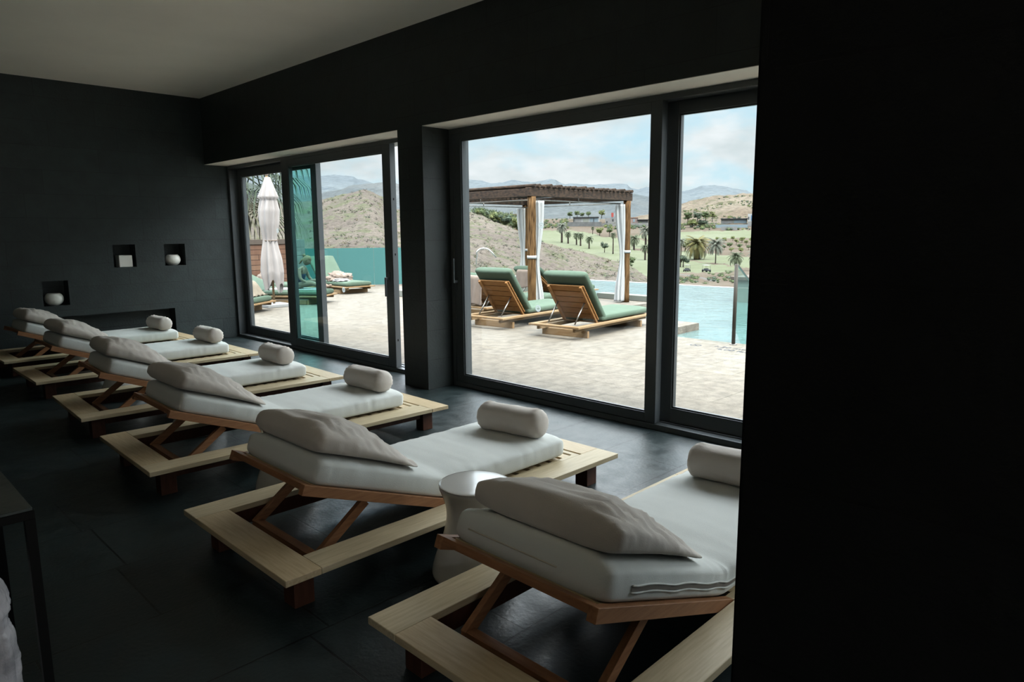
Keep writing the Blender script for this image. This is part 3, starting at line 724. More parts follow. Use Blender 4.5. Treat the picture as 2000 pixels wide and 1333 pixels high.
# ---- pool hand rail: steel post with a sloping glass fin
o = empty('pool_handrail', (9.14, 4.60, 0)); tag(o, 'brushed steel post with sloping glass fin at the pool steps', 'handrail')
b = B(); tube(b, [(0, 0, .012), (0, 0, 1.14)], .026, 20); link('post', b, M['railpost'], o)
b = B(); tube(b, [(0, 0, 0.0005), (0, 0, .012)], .05, 20); link('base_flange', b, M['osteel'], o)
b = B(); v = [b.verts.new(p) for p in ((.03, -.006, 1.12), (1.25, -.006, .34), (1.25, -.006, -.1), (.30, -.006, -.1), (.03, -.006, .25))]; w = [b.verts.new(p.co+Vector((0, .012, 0))) for p in v]
b.faces.new(v); b.faces.new(w[::-1])
for i in range(5): b.faces.new((v[i], w[i], w[(i+1) % 5], v[(i+1) % 5]))
bmesh.ops.recalc_face_normals(b, faces=b.faces); link('glass_fin', b, M['railglass'], o)
b = B(); obox(b, (.03, 0, 1.13), (1.26, 0, .345), .022, .016); link('top_rail', b, M['osteel'], o)

# ---- painted depth lettering on the paving (reads from the house)
o = empty('depth_marking', (0, 0, 0)); tag(o, 'faint painted depth lettering on the paving beside the steel rail post', 'lettering')
def text(s, x, y, size, rz):
    c = bpy.data.curves.new('lettering', 'FONT'); c.body = s; c.size = size; c.extrude = .0006; c.align_x = 'LEFT'
    t = bpy.data.objects.new('lettering', c); COL.objects.link(t); t.location = (x, y, .0018); t.rotation_euler = (0, 0, rz); c.materials.append(M['ink']); bpy.context.view_layer.update()
    me = bpy.data.meshes.new_from_object(t); t2 = bpy.data.objects.new('lettering', me); t2.location = t.location; t2.rotation_euler = t.rotation_euler; COL.objects.link(t2); t2.parent = o; bpy.data.objects.remove(t)
text('1,20 mtrs', 8.80, 4.74, .15, -PI/2-.03); text('4,00 feet', 8.62, 4.60, .15, -PI/2-.03)
b = B(); n = 36
for (r0, r1) in ((.055, .07),):
    A = [b.verts.new((8.75+r0*math.cos(2*PI*k/n), 4.97+r0*1.2*math.sin(2*PI*k/n), .002)) for k in range(n)]; Bv = [b.verts.new((8.75+r1*math.cos(2*PI*k/n), 4.97+r1*1.2*math.sin(2*PI*k/n), .002)) for k in range(n)]
    for k in range(n): b.faces.new((A[k], Bv[k], Bv[(k+1) % n], A[(k+1) % n]))
obox(b, (8.71, 4.93, .0022), (8.79, 5.01, .0022), .012, .001); link('round_symbol', b, M['ink'], o)

# ---- outdoor loungers
def make_out_lounger(back_deg, skirt=False, seed=0):
    root = empty('pool_lounger'); bw = .10; g = .0008
    link('frame_board', boxm(-HL, -HL+bw, -.47, .47-bw-g, .17, .2), M['owood_y'], root, bevel=.003)
    link('frame_board', boxm(-HL+bw+g, HL, -.47, -.47+bw, .17, .2), M['owood'], root, bevel=.003)
    link('frame_board', boxm(HL-bw, HL, -.47+bw+g, .47, .17, .2), M['owood_y'], root, bevel=.003)
    link('frame_board', boxm(-HL, HL-bw-g, .47-bw, .47, .17, .2), M['owood'], root, bevel=.003)
    b = B()
    for sy in (-1, 1): box(b, -HL+.07, HL-.05, sy*.34-.02, sy*.34+.02, .11, .1695)
    link('side_beam', b, M['owood'], root)
    for xx in (-HL+.30, HL-.36): link('cross_leg', boxm(xx, xx+.05, -.43, .43, 0, .1095), M['owood_y'], root, bevel=.004)
    if skirt: link('side_board', boxm(-HL+.36, HL-.37, -.43, -.40, 0.012, .1095), M['owood'], root)
    b = B(); xx = -.36
    while xx < HL-bw-.08: box(b, xx, xx+.08, -.36, .36, .175, .197); xx += .10
    link('bed_slats', b, M['owood_y'], root)
    a = math.radians(back_deg); hx = -.38; mt = Matrix.Translation((hx, 0, .20)) @ Matrix.Rotation(a, 4, 'Y'); RL = .74
    for sy in (-1, 1):
        b = B(); box(b, -RL, 0, sy*.30-.022, sy*.30+.022, -.035, 0, 0, mt); link('back_rail', b, M['owood_red'], root, bevel=.002)
    b = B(); xx = -RL
    while xx < -.05: box(b, xx, xx+.105, -.345, .345, .0005, .018, 0, mt); xx += .118
    link('back_slats', b, M['owood_red'], root)
    tp = mt @ Vector((-.42, 0, -.03))
    for sy in (-1, 1):
        b = B(); tube(b, [(tp.x, sy*.25, tp.z), (-HL+.22, sy*.25, .205)], .011, 8); link('prop_rod', b, M['osteel'], root)
    # cushion: seat and back
    def cushion(x0, x1, hw, th, mtx):
        bm = B(); rr = .04
        def fn(u, v):
            an = v*2*PI; c, s = math.cos(an), math.sin(an); y = hw*math.copysign(abs(c)**.4, c); z = th/2*math.copysign(abs(s)**.4, s)
            if u < .08: k = u/.08; sh = (1-(1-k)**2)**.5; x = x0+rr*(1-math.cos(k*PI/2))
            elif u > .92: k = (1-u)/.08; sh = (1-(1-k)**2)**.5; x = x1-rr*(1-math.cos(k*PI/2))
            else: sh = 1; x = x0+rr+(x1-x0-2*rr)*(u-.08)/.84
            ins = rr*(1-sh); y *= (hw-ins)/hw; z *= (th/2-ins*.9)/(th/2)
            z += .012*(1-(abs(y)/hw)**3)*(z > 0) + fbm((x*9, y*8, seed+z), 3)*.003
            return mtx @ Vector((x, y, z+th/2))
        V = grid(bm, fn, 26, 28, closed_v=True); bm.faces.new(V[0]); bm.faces.new(V[-1][::-1]); bmesh.ops.recalc_face_normals(bm, faces=bm.faces); return bm
    link('seat_cushion', cushion(-.36, HL-.05, .40, .115, Matrix.Translation((0, 0, .2))), M['cush'], root, smooth=True)
    link('back_cushion', cushion(-.93, .0, .40, .115, Matrix.Translation((hx+.06*math.sin(a), 0, .20)) @ Matrix.Rotation(a, 4, 'Y') @ Matrix.Translation((0, 0, .02))), M['cush'], root, smooth=True)
    return root
ol = make_out_lounger(52, False, 2)
place = [((9.02, 7.00, 0), 5, 'green-cushioned teak sun lounger in front, right of the pergola post'),
         ((9.05, 8.62, 0), 5, 'green-cushioned teak sun lounger in front, left of the pergola post'),
         ((10.02, 9.97, 0), 3, 'green-cushioned lounger with a beige towel over its back, far left'),
         ((12.60, 10.95, 0), 3, 'green-cushioned lounger mostly hidden behind the front pergola post')]
ol3 = make_out_lounger(35, False, 7)
for i, (l, r, lb) in enumerate(place):
    o = (ol, None, ol3, None)[i] or copy_tree(ol if i < 2 else ol3); o.location = l; o.rotation_euler = (0, 0, math.radians(r)); tag(o, lb, 'sun lounger', 'green loungers under and beside the pergola')
ol2 = make_out_lounger(48, True, 5); ol4 = make_out_lounger(25, True, 6)
DG = Vector((math.cos(math.radians(-55)), math.sin(math.radians(-55)), 0)); NG = Vector((-DG.y, DG.x, 0))
F2 = at(641, 577, 1); F2 = Vector((8.52, 14.36, 0))-NG*.47*0; F1 = Vector((7.03, 14.02, 0))-NG*.47
place = [((10.45, 17.13, 0), -91, 'green sun lounger with a bunched towel beside the frosted glass fence'),
         (F2-DG*1.14, -55, 'green sun lounger the woman in the dark swimsuit sits on'),
         (F1-DG*1.14, -55, 'green sun lounger at the far left with towel-covered legs on it'),
         ((8.75, 17.75, 0), -55, 'green sun lounger half hidden behind the closed white parasol')]
for i, (l, r, lb) in enumerate(place):
    o = (ol2, ol4, None, None)[i] or copy_tree(ol4); o.location = l; o.rotation_euler = (0, 0, math.radians(r)); tag(o, lb, 'sun lounger', 'green loungers by the board fence')

# ---- towels
def drape(name, label, mtx, w, la, lb, m, t=.012, seed=0):
    """towel folded over a horizontal edge (local y), hanging la one way and lb the other"""
    bm = B()
    def fn(side):
        def f(u, v):
            s = -la+(la+lb)*u; y = (v-.5)*w*(1+.05*math.sin(s*9+seed)); R = .055
            if abs(s) < R*PI/2: a = s/R; x = R*math.sin(a); z = R*math.cos(a)
            else: x = math.copysign(R, s); z = -(abs(s)-R*PI/2)
            x += .02*math.sin(y*30+seed+s*4)*min(1, abs(s)*3) + side*t*(1 if s > 0 else -1)*.5; z += side*t*.5*(abs(s) < R*PI/2) + .015*math.sin(y*17+seed)*(abs(s) > la*.9)
            return mtx @ Vector((x, y, z))
        return f
    A = grid(bm, fn(1), 30, 20); Bv = grid(bm, fn(-1), 30, 20)
    for i in range(30):
        for j in (0, 20): bm.faces.new((A[i][j], A[i+1][j], Bv[i+1][j], Bv[i][j]))
    for j in range(20):
        for i in (0, 30): bm.faces.new((A[i][j], A[i][j+1], Bv[i][j+1], Bv[i][j]))
    bmesh.ops.recalc_face_normals(bm, faces=bm.faces)
    o = link(name, bm, m, smooth=True); tag(o, label, 'towel'); return o
def lump(name, label, loc, sx, sy, sz, m, seed, cat='towel'):
    bm = B()
    def f(u, v):
        a = v*2*PI; b_ = u*PI; q = Vector((math.sin(b_)*math.cos(a), math.sin(b_)*math.sin(a), -math.cos(b_)))
        k = 1+.35*fbm((q.x*1.7+seed, q.y*1.7, q.z*1.7), 4)+.10*math.sin(q.x*11+q.y*7+seed)
        return Vector((q.x*sx*k, q.y*sy*k, max(-.25, q.z)*sz*k+.25*sz))
    grid(bm, f, 30, 36, closed_v=True); bmesh.ops.remove_doubles(bm, verts=bm.verts, dist=1e-5); bmesh.ops.recalc_face_normals(bm, faces=bm.faces)
    o = link(name, bm, m, smooth=True, loc=loc); tag(o, label, cat); return o
rz3 = Matrix.Rotation(math.radians(3), 4, 'Z')
drape('hanging_towel', 'beige towel hanging over the back of the far left pergola lounger', Matrix.Translation((8.93, 9.76, .74)) @ rz3, .40, .58, .30, M['towel'], seed=1)
drape('hanging_towel', 'beige towel over the lounger back just right of the front pergola post', Matrix.Translation((11.48, 10.82, .70)) @ rz3, .52, .42, .30, M['towel'], seed=3)
lump('bunched_towel', 'pinkish towel bunched up on the lounger beside the frosted glass fence', (10.42, 17.0, .33), .34, .26, .17, M['towel'], 4)
lump('bunched_towel', 'cream towel lying flat under the bunched towel by the glass fence', (10.25, 16.62, .325), .20, .26, .05, M['curtain'], 9)
lump('bunched_towel', 'pink towel heaped behind the closed parasol', (8.75, 17.8, .33), .26, .36, .24, M['towel'], 12)
lump('straw_bag', 'small straw bag on the paving behind the closed parasol', (8.45, 16.4, .0), .11, .13, .13, M['blanket'], 15, 'bag')

# ---- pergola
pg = empty('pergola', (0, 0, 0)); tag(pg, 'dark weathered log pergola with white tied curtains on the pool terrace', 'pergola')
PX0, PX1, PY0, PY1, PH = 10.0, 13.15, 9.30, 12.45, 2.28
posts = [(PX0, PY0), (PX1, PY0), (PX0, PY1), (PX1, PY1)]
for k, (x, y) in enumerate(posts):
    b = B(); tube(b, [(x, y, .001 + .0 * i + i*(PH-.001)/12) for i in range(13)], [.082+.004*math.sin(i*2.1+k) for i in range(13)], 18)
    link('post', b, M['pergwood'], pg)
for (a, c) in (((PX0-.12, PY0), (PX1+.12, PY0)), ((PX0-.12, PY1), (PX1+.12, PY1))):
    b = B(); obox(b, (a[0], a[1], PH+.085), (c[0], c[1], PH+.085), .12, .165); link('beam', b, M['beamwood'], pg, bevel=.008)
for x in (PX0, PX1):
    b = B(); obox(b, (x, PY0-.06+.122, PH+.08), (x, PY1-.062, PH+.08), .12, .155); link('beam', b, M['beamwood'], pg, bevel=.008)
n = 22
for k in range(n):
    x = PX0-.02+(PX1-PX0+.04)*k/(n-1); r = .034+.007*math.sin(k*2.7)
    b = B(); tube(b, [(x, PY0-.12-.02*math.sin(k*5.1), PH+.168+r), (x+.01*math.sin(k), PY1+.12, PH+.168+r)], r, 8); link('roof_log', b, M['beamwood'], pg)
b = B()
for (a, c) in (((PX0+.1, PY0+.12, PH-.06), (PX1-.1, PY0+.12, PH-.06)), ((PX0+.1, PY1-.12, PH-.06), (PX1-.1, PY1-.12, PH-.06)), ((PX1-.12, PY0+.1, PH-.06), (PX1-.12, PY1-.1, PH-.06)), ((PX0+.12, PY0+.1, PH-.06), (PX0+.12, PY1-.1, PH-.06))):
    tube(b, [a, c], .012, 8)
    mx_ = (Vector(a)+Vector(c))/2; tube(b, [mx_, mx_+Vector((0, 0, .08))], .010, 6)
link('curtain_rod', b, M['osteel'], pg)
def curtain(x, y, ztie, dx, dy, label=None):
    bm = B(); H = PH-.08
    def f(u, v):
        z = H*(1-u)+.03*u; a = v*2*PI
        q = (z-ztie)
        w = .040 + .048*(1-math.exp(-(q/.55)**2))
        rr = w*(1+.28*math.sin(a*6+z*1.5)+.1*math.sin(a*11))
        off = .45*math.exp(-(q/.6)**2)
        return Vector((x+dx*(1-.75*off)+rr*math.cos(a)*1.05, y+dy*(1-.75*off)+rr*math.sin(a)*1.05, z))
    V = grid(bm, f, 46, 60, closed_v=True); bm.faces.new(V[0]); bm.faces.new(V[-1][::-1]); bmesh.ops.recalc_face_normals(bm, faces=bm.faces)
    c = link('curtain', bm, M['curtain'], pg, smooth=True)
    b = B(); tube(b, [(x, y, ztie+.10-.03), (x, y, ztie+.10+.03)], .094, 24); link('curtain_tie', b, M['curtain'], c, smooth=False)
curtain(PX0, PY0, 1.02, .16, -.04); curtain(PX1, PY0, 1.05, -.17, .06); curtain(PX1, PY1, 1.05, -.18, -.02)
curtain(PX0, PY1, 1.05, .1, .1)

# ---- closed parasol
ub = empty('closed_parasol', (7.28, 14.62, 0)); tag(ub, 'closed white canvas parasol strapped shut, standing on a white base slab', 'parasol')
link('base_slab', boxm(-.28, .28, -.28, .28, .0005, .07), M['white'], ub, bevel=.01)
b = B(); tube(b, [(0, 0, .07), (0, 0, 2.86)], .026, 14); link('pole', b, M['owood'], ub)
b = B(); tube(b, [(0, 0, 2.84), (0, 0, 2.88), (0, 0, 2.93)], [.02, .045, .015], 12); link('finial', b, M['towel'], ub)
bm = B()
def umf(u, v):
    z = 2.82-2.36*u; a = v*2*PI
    pr = [(0, .06), (.08, .12), (.185, .20), (.20, .155), (.30, .20), (.42, .185), (.56, .125), (.60, .135), (.75, .20), (.88, .225), (1, .18)]
    for (p, q), (p2, q2) in zip(pr, pr[1:]):
        if u <= p2: r = q+(q2-q)*(u-p)/(p2-p); break
    fold = .17*math.sin(a*8+u*2) + .10*math.sin(a*3+u*7)
    r *= 1+fold*min(1, u*5)
    z -= (.14*math.sin(a*4+1.0)+.07*math.sin(a*7))*max(0, u-.80)*4
    return Vector((r*math.cos(a)+.02*math.sin(z*3), r*math.sin(a), z))
V = grid(bm, umf, 60, 72, closed_v=True); bm.faces.new(V[0]); bmesh.ops.recalc_face_normals(bm, faces=bm.faces)
cn = link('canopy', bm, M['umbrella'], ub, smooth=True)
b = B(); tube(b, [(.146*math.cos(2*PI*k/24), .146*math.sin(2*PI*k/24), 2.82-2.36*.575) for k in range(25)], .012, 6, cap=False); link('strap', b, M['towel'], cn)
b = B()
for cz in (1.56, 1.53):
    pass
b.free()

# ---- board fence with stone end pillar and frosted glass fence
Fa, Fb = at(440, 560, 20.6), at(572, 560, 22.0)
Fa.z = Fb.z = 0
fl = (Fb-Fa).length; fa = math.atan2((Fb-Fa).y, (Fb-Fa).x)
fn_ = empty('board_fence', (Fa.x, Fa.y, 0), fa); tag(fn_, 'reddish horizontal board fence behind the closed parasol', 'fence')
link('boards', boxm(0, fl, 0, .05, .02, 1.31), M['fence'], fn_)
link('cap_board', boxm(-.02, fl+.02, -.03, .08, 1.3105, 1.45), M['coping_dark'], fn_, bevel=.004)
for k in range(3): link('post', boxm(fl*k/2-.05, fl*k/2+.05, .051, .14, 0.0005, 1.31), M['darkwood'], fn_)
c = at(583, 560, 22.1); b = B()
for k in range(6): box(b, -.17-.01*(k % 2), .17+.01*(k % 2), -.17-.01*((k+1) % 2), .17, .0005+.24*k, .24*k+.236)
bmesh.ops.remove_doubles(b, verts=b.verts, dist=.006)
o = link('stone_pillar', b, M['palewall'], bevel=.01, loc=(c.x, c.y, 0)); o.rotation_euler = (0, 0, fa); tag(o, 'pale stacked-stone pillar at the end of the board fence', 'pillar')
Ga, Gb = at(592, 560, 22.1), at(800, 560, 22.0); Ga.z = Gb.z = 0
gl_ = (Gb-Ga).length; ga = math.atan2((Gb-Ga).y, (Gb-Ga).x)
gf = empty('glass_fence', (Ga.x, Ga.y, 0), ga); tag(gf, 'long frosted teal glass fence at the edge of the terrace', 'fence')
npn = 3
for k in range(npn): link('glass_panel', boxm(gl_*k/npn+.002, gl_*(k+1)/npn-.002, 0, .016, .03, 1.16), M['frostteal'], gf)
link('base_channel', boxm(0, gl_, -.03, .05, .0005, .03), M['steel'], gf)

# ---- slim table in front of the board fence, with things on it
tb = empty('terrace_table', (7.75, 17.9, 0), 0); tb.location = (7.85, 16.85, 0); tag(tb, 'slim dark-legged terrace table in front of the board fence', 'table')
b = B(); tube(b, [(0, 0, .46), (0, 0, .475)], .25, 28); link('tabletop', b, M['palewall'], tb)
for k in range(4):
    a = PI/4+k*PI/2; b = B(); tube(b, [(.20*math.cos(a), .20*math.sin(a), .459), (.22*math.cos(a), .22*math.sin(a), 0)], .011, 6); link('leg', b, M['darksteel'], tb)
lump('folded_garment', 'small red and white garment lying on the terrace table', tb.location+Vector((.05, -.03, .475)), .10, .08, .05, mat('coral_cloth', (.18, .06, .05), .9, col2=(.2, .18, .17), vscale=9, spec=.1), 21, 'garment')

# ---- people
def skin_mesh(name, verts, edges, radii, m, parent=None, root=0, lv=2):
    me = bpy.data.meshes.new(name); me.from_pydata(verts, edges, []); me.materials.append(m)
    o = bpy.data.objects.new(name, me); COL.objects.link(o)
    if parent: o.parent = parent
    sk = o.modifiers.new('skin', 'SKIN'); sk.use_smooth_shade = True
    for i, r in enumerate(radii):
        v = me.skin_vertices[0].data[i]; v.radius = r if isinstance(r, tuple) else (r, r); v.use_root = (i == root)
    s = o.modifiers.new('subsurf', 'SUBSURF'); s.levels = lv; s.render_levels = lv
    return o
def head(parent, c, R, yaw, tilt, hairm):
    mt = Matrix.Translation(c) @ Matrix.Rotation(yaw, 4, 'Z') @ Matrix.Rotation(tilt, 4, 'Y')
    bm = B()
    def f(u, v):
        a = v*2*PI; b_ = u*PI; q = Vector((math.sin(b_)*math.cos(a), math.sin(b_)*math.sin(a), math.cos(b_)))
        x, y, z = q.x*R*.95, q.y*R*.78, q.z*R*1.18
        if q.z < 0: x *= 1+.15*q.z; y *= 1+.28*q.z
        fr = max(0, q.x)
        x += R*.20*math.exp(-((q.y/.16)**2+((q.z+.12)/.2)**2))*(fr > .3)      # nose
        x += R*.06*math.exp(-((q.y/.3)**2+((q.z+.48)/.07)**2))*(fr > .3)      # lips
        x -= R*.07*math.exp(-(((abs(q.y)-.34)/.15)**2+((q.z-.08)/.12)**2))*(fr > .3)   # eye sockets
        x += R*.06*math.exp(-((q.y/.3)**2+((q.z+.85)/.2)**2))*(fr > .1)
        return mt @ Vector((x, y, z))
    grid(bm, f, 24, 32, closed_v=True); bmesh.ops.remove_doubles(bm, verts=bm.verts, dist=1e-5); bmesh.ops.recalc_face_normals(bm, faces=bm.faces)
    h = link('head', bm, M['skin'], parent, smooth=True)
    for sy in (-1, 1):
        b = B(); tube(b, [mt @ Vector((-.01, sy*R*.74, .012)), mt @ Vector((-.015, sy*R*.86, 0.0))], [.018, .02], 10); link('ear', b, M['skin'], h)
        b = B(); tube(b, [mt @ Vector((R*.82, sy*R*.30, R*.09)), mt @ Vector((R*.87, sy*R*.30, R*.09))], [.010, .006], 8); link('eye', b, M['brownhair'], h)
    bm = B()
    def fh(u, v):
        a = v*2*PI; b_ = u*PI*.62; q = Vector((math.sin(b_)*math.cos(a), math.sin(b_)*math.sin(a), math.cos(b_)))
        k = 1.10+.02*math.sin(a*14)
        if q.x > .35 and q.z < .45: k = .9
        return mt @ Vector((q.x*R*.95*k-.008, q.y*R*.82*k, q.z*R*1.18*k))
    grid(bm, fh, 16, 36, closed_v=True); bmesh.ops.remove_doubles(bm, verts=bm.verts, dist=1e-5); bmesh.ops.recalc_face_normals(bm, faces=bm.faces)
    link('hair', bm, hairm, parent, smooth=True)
    return mt
# woman sitting upright on the second lounger, looking down at her hands
wp = F2-DG*.74; ws = empty('person', (wp.x, wp.y, .325), math.radians(-55)); tag(ws, 'woman with tied-up blonde hair in a dark swimsuit sitting on a green lounger', 'person')
V_ = [(0, 0, .10), (.02, 0, .24), (.07, 0, .38), (.12, 0, .47), (.17, 0, .54),      # pelvis, waist, chest, neck base, neck
      (.10, .17, .44), (.16, .20, .26), (.34, .13, .14), (.40, .10, .13),             # left shoulder elbow wrist hand
      (.10, -.17, .44), (.15, -.21, .24), (.33, -.12, .12), (.40, -.08, .12),
      (.02, .10, .09), (.40, .14, .19), (.66, .12, .05), (.76, .12, .09),
      (.02, -.10, .09), (.39, -.15, .15), (.67, -.11, .05), (.77, -.10, .09)]
E_ = [(0, 1), (1, 2), (2, 3), (3, 4), (3, 5), (5, 6), (6, 7), (7, 8), (3, 9), (9, 10), (10, 11), (11, 12), (0, 13), (13, 14), (14, 15), (15, 16), (0, 17), (17, 18), (18, 19), (19, 20)]
R_ = [(.13, .11), (.11, .085), (.13, .10), (.10, .07), .046, .05, .038, .028, .03, .05, .038, .028, .03, .085, .062, .038, .03, .085, .062, .038, .03]
skin_mesh('body', V_, E_, R_, M['skin'], ws)
for (hx, hy, hz, sy) in ((.40, .10, .13, 1), (.40, -.08, .12, -1)):
    vs, es, rs = [(hx-.02, hy, hz)], [], [.018]
    for k in range(4):
        i = len(vs); oy = (k-1.5)*.017
        vs += [(hx+.035, hy+oy, hz+.002), (hx+.065-.004*abs(k-1), hy+oy, hz-.008), (hx+.085-.006*abs(k-1), hy+oy, hz-.024)]; es += [(0, i), (i, i+1), (i+1, i+2)]; rs += [.009, .008, .007]
    i = len(vs); vs += [(hx+.01, hy-sy*.032, hz), (hx+.035, hy-sy*.045, hz-.01)]; es += [(0, i), (i, i+1)]; rs += [.010, .008]
    skin_mesh('hand', vs, es, rs, M['skin'], ws, lv=1)
sw = skin_mesh('swimsuit', [(0, 0, .09), (.02, 0, .24), (.065, 0, .36), (.085, 0, .41)], [(0, 1), (1, 2), (2, 3)], [(.165, .135), (.128, .108), (.158, .128), (.135, .10)], M['swim'], ws)
mt = head(ws, Vector((.23, 0, .66)), .098, 0, .55, M['hair'])
b = B(); tube(b, [mt @ Vector((-.09, 0, .06)), mt @ Vector((-.12, 0, .07)), mt @ Vector((-.15, 0, .06))], [.02, .045, .02], 12); link('hair_bun', b, M['hair'], ws)
b = B(); tube(b, [mt @ Vector((-.10, .02, -.01)), mt @ Vector((-.13, .02, -.08)), mt @ Vector((-.13, .01, -.17))], [.03, .028, .008], 10); link('hair_lock', b, M['hair'], ws)
o = link('phone', boxm(.42, .43, -.02, .05, .12, .25), M['dark'], bevel=.004); 
o.matrix_world = ws.matrix_basis @ Matrix.Translation((.03, 0, .02)); tag(o, 'dark phone held low by the woman in the swimsuit', 'phone')
o = link('flat_towel', boxm(-.75, .55, -.30, .30, 0, .014), M['curtain'], bevel=.006); o.matrix_world = Matrix.Translation((wp.x, wp.y, .322)) @ Matrix.Rotation(math.radians(-55), 4, 'Z'); tag(o, 'white towel spread flat under the woman in the dark swimsuit', 'towel')
# person lying down, only towel-covered legs show
wp = F1-DG*1.0; lp = empty('person', (wp.x, wp.y, .325), math.radians(-55)); tag(lp, 'person lying on the far left lounger, legs under a sand towel', 'person')
V_ = [(0, 0, .12), (-.25, 0, .13), (-.45, 0, .15), (-.56, 0, .18), (-.48, .18, .14), (-.25, .24, .08), (-.05, .22, .06), (-.48, -.18, .14), (-.25, -.24, .08), (-.05, -.22, .06),
      (.02, .09, .11), (.42, .10, .16), (.70, .10, .06), (.80, .10, .12), (.02, -.09, .11), (.40, -.10, .15), (.68, -.12, .05), (.78, -.12, .11)]
E_ = [(0, 1), (1, 2), (2, 3), (2, 4), (4, 5), (5, 6), (2, 7), (7, 8), (8, 9), (0, 10), (10, 11), (11, 12), (12, 13), (0, 14), (14, 15), (15, 16), (16, 17)]
R_ = [(.13, .10), (.12, .09), (.13, .09), .05, .05, .038, .03, .05, .038, .03, .08, .055, .036, .03, .08, .055, .036, .03]
skin_mesh('body', V_, E_, R_, M['skin'], lp); head(lp, Vector((-.68, 0, .25)), .10, 0, -.9, M['brownhair'])
link('swimsuit', boxm(-.12, .1, -.14, .14, .0, .2), M['swim'], lp, subsurf=2)
bm = B()
def twf(u, v):
    x = -.05+.95*u; y = (v-.5)*.62
    h = .16+.05*math.sin(u*3) if u < .55 else .17+.13*math.exp(-((u-.80)/.10)**2)
    k = max(0, 1-(abs(y)/.27)**3.2)
    z = .012+h*k*(1 if u < .9 else max(0, (1-u)/.1))
    z += .012*math.sin(y*40+x*5)*k
    return Vector((x, y, z))
grid(bm, twf, 50, 44)
o = link('draped_towel', bm, M['blanket'], smooth=True); o.matrix_world = lp.matrix_basis.copy(); sol = o.modifiers.new('thick', 'SOLIDIFY'); sol.thickness = .01; sol.offset = 1
tag(o, 'sand towel draped in folds over the legs on the far left lounger', 'towel')

# ------------------------------------------------------------------ landscape
def interp(tb, x):
    if x <= tb[0][0]: return tb[0][1]
    for (a, p), (b, q) in zip(tb, tb[1:]):
        if x <= b: return p+(q-p)*(x-a)/(b-a)
    return tb[-1][1]
def terrain(name, px0, px1, npx, rows, m, back=None, disp=0, dscale=.05, attr=None, top_noise=None):
    """rows: list of functions px -> (py, d); surface rows run from near to far; back drops the far side down"""
    bm = B(); nr = len(rows); V = []
    gl = bm.verts.layers.float.new('grass') if attr else None; rl = bm.verts.layers.float.new('road') if attr else None
    for i in range(npx+1):
        px = px0+(px1-px0)*i/npx; col = []
        for k, fn in enumerate(rows):
            py, d = fn(px); p = at(px, py, d)
            if disp:
                s = disp*(d/100 if disp < 0 else 1)
                p.z += abs(s)*fbm((p.x*dscale, p.y*dscale, 3.1), 6, .9)*(1 if 0 < k else 0)
            v = bm.verts.new(p)
            if attr: v[gl], v[rl] = attr(px, py)
            col.append(v)
        if back:
            q = col[-1].co; r = Vector((q.x, q.y, 0)).normalized()
            v = bm.verts.new(q+r*back[0]+Vector((0, 0, -back[1]))); col.append(v)
        V.append(col)
    for i in range(npx):
        for k in range(len(V[0])-1):
            f = bm.faces.new((V[i][k], V[i+1][k], V[i+1][k+1], V[i][k+1])); f.smooth = True
    bmesh.ops.recalc_face_normals(bm, faces=bm.faces)
    if sum(f.normal.z for f in bm.faces) < 0: bmesh.ops.reverse_faces(bm, faces=bm.faces)
    o = link(name, bm, m); o['kind'] = 'structure'; return o
# near dry hillside
crestN = [(300, 402), (560, 398), (617, 394), (650, 386), (680, 380), (712, 374), (730, 378), (748, 386), (775, 412), (850, 408), (905, 411), (945, 421), (964, 430), (990, 437), (1020, 449), (1057, 463), (1100, 481), (1150, 498), (1200, 513), (1240, 526), (1263, 540), (1300, 556), (1380, 585)]
def rowsN(n):
    out = []
    for k in range(n+1):
        t = k/n
        def f(px, t=t):
            c = interp(crestN, px); yb = 622; 
            return yb+(c-yb)*t, 30+85*t**1.5
        out.append(f)
    return out
terrain('hillside', 290, 1372, 420, rowsN(90), M['hillN'], back=(60, 16), disp=.9, dscale=.09)
# valley with the golf course
DT = [(428, 590), (433, 565), (440, 530), (450, 490), (460, 450), (480, 380), (500, 300), (520, 230), (540, 170), (560, 125), (585, 95)]
def gd(py): return interp(DT, py)
def inpoly(px, py, P):
    c = False; n = len(P)
    for i in range(n):
        x1, y1 = P[i]; x2, y2 = P[(i+1) % n]
        if (y1 > py) != (y2 > py) and px < (x2-x1)*(py-y1)/(y2-y1)+x1: c = not c
    return c
grassP = [[(1040, 448), (1075, 450), (1130, 453), (1160, 457), (1175, 463), (1215, 466), (1262, 470), (1300, 482), (1262, 486), (1225, 484), (1262, 494), (1300, 500), (1300, 560), (1240, 545), (1180, 515), (1100, 485), (1040, 465)],
          [(1225, 462), (1262, 459), (1300, 455), (1360, 452), (1490, 450), (1500, 463), (1400, 466), (1340, 470), (1300, 474), (1262, 468)],
          [(1300, 484), (1340, 490), (1400, 497), (1470, 504), (1520, 508), (1520, 526), (1440, 521), (1395, 514), (1345, 507), (1330, 503), (1300, 505)],
          [(1300, 507), (1345, 509), (1400, 518), (1450, 522), (1440, 529), (1400, 533), (1370, 533), (1330, 533), (1300, 530)]]
roadP = [(1296, 533), (1335, 536), (1362, 540), (1395, 546), (1410, 548), (1398, 549.5), (1370, 544), (1340, 539), (1296, 536)]
def gattr(px, py):
    jx = px+3*fbm((px*.05, py*.12, 0), 3); jy = py+2.0*fbm((px*.06, py*.15, 5), 3)
    return (1.0 if any(inpoly(jx, jy, P) for P in grassP) else 0.0, 1.0 if inpoly(px, py, roadP) else 0.0)
def rowsG(n):
    return [(lambda px, t=k/n: (585+(428-585)*t, gd(585+(428-585)*t))) for k in range(n+1)]
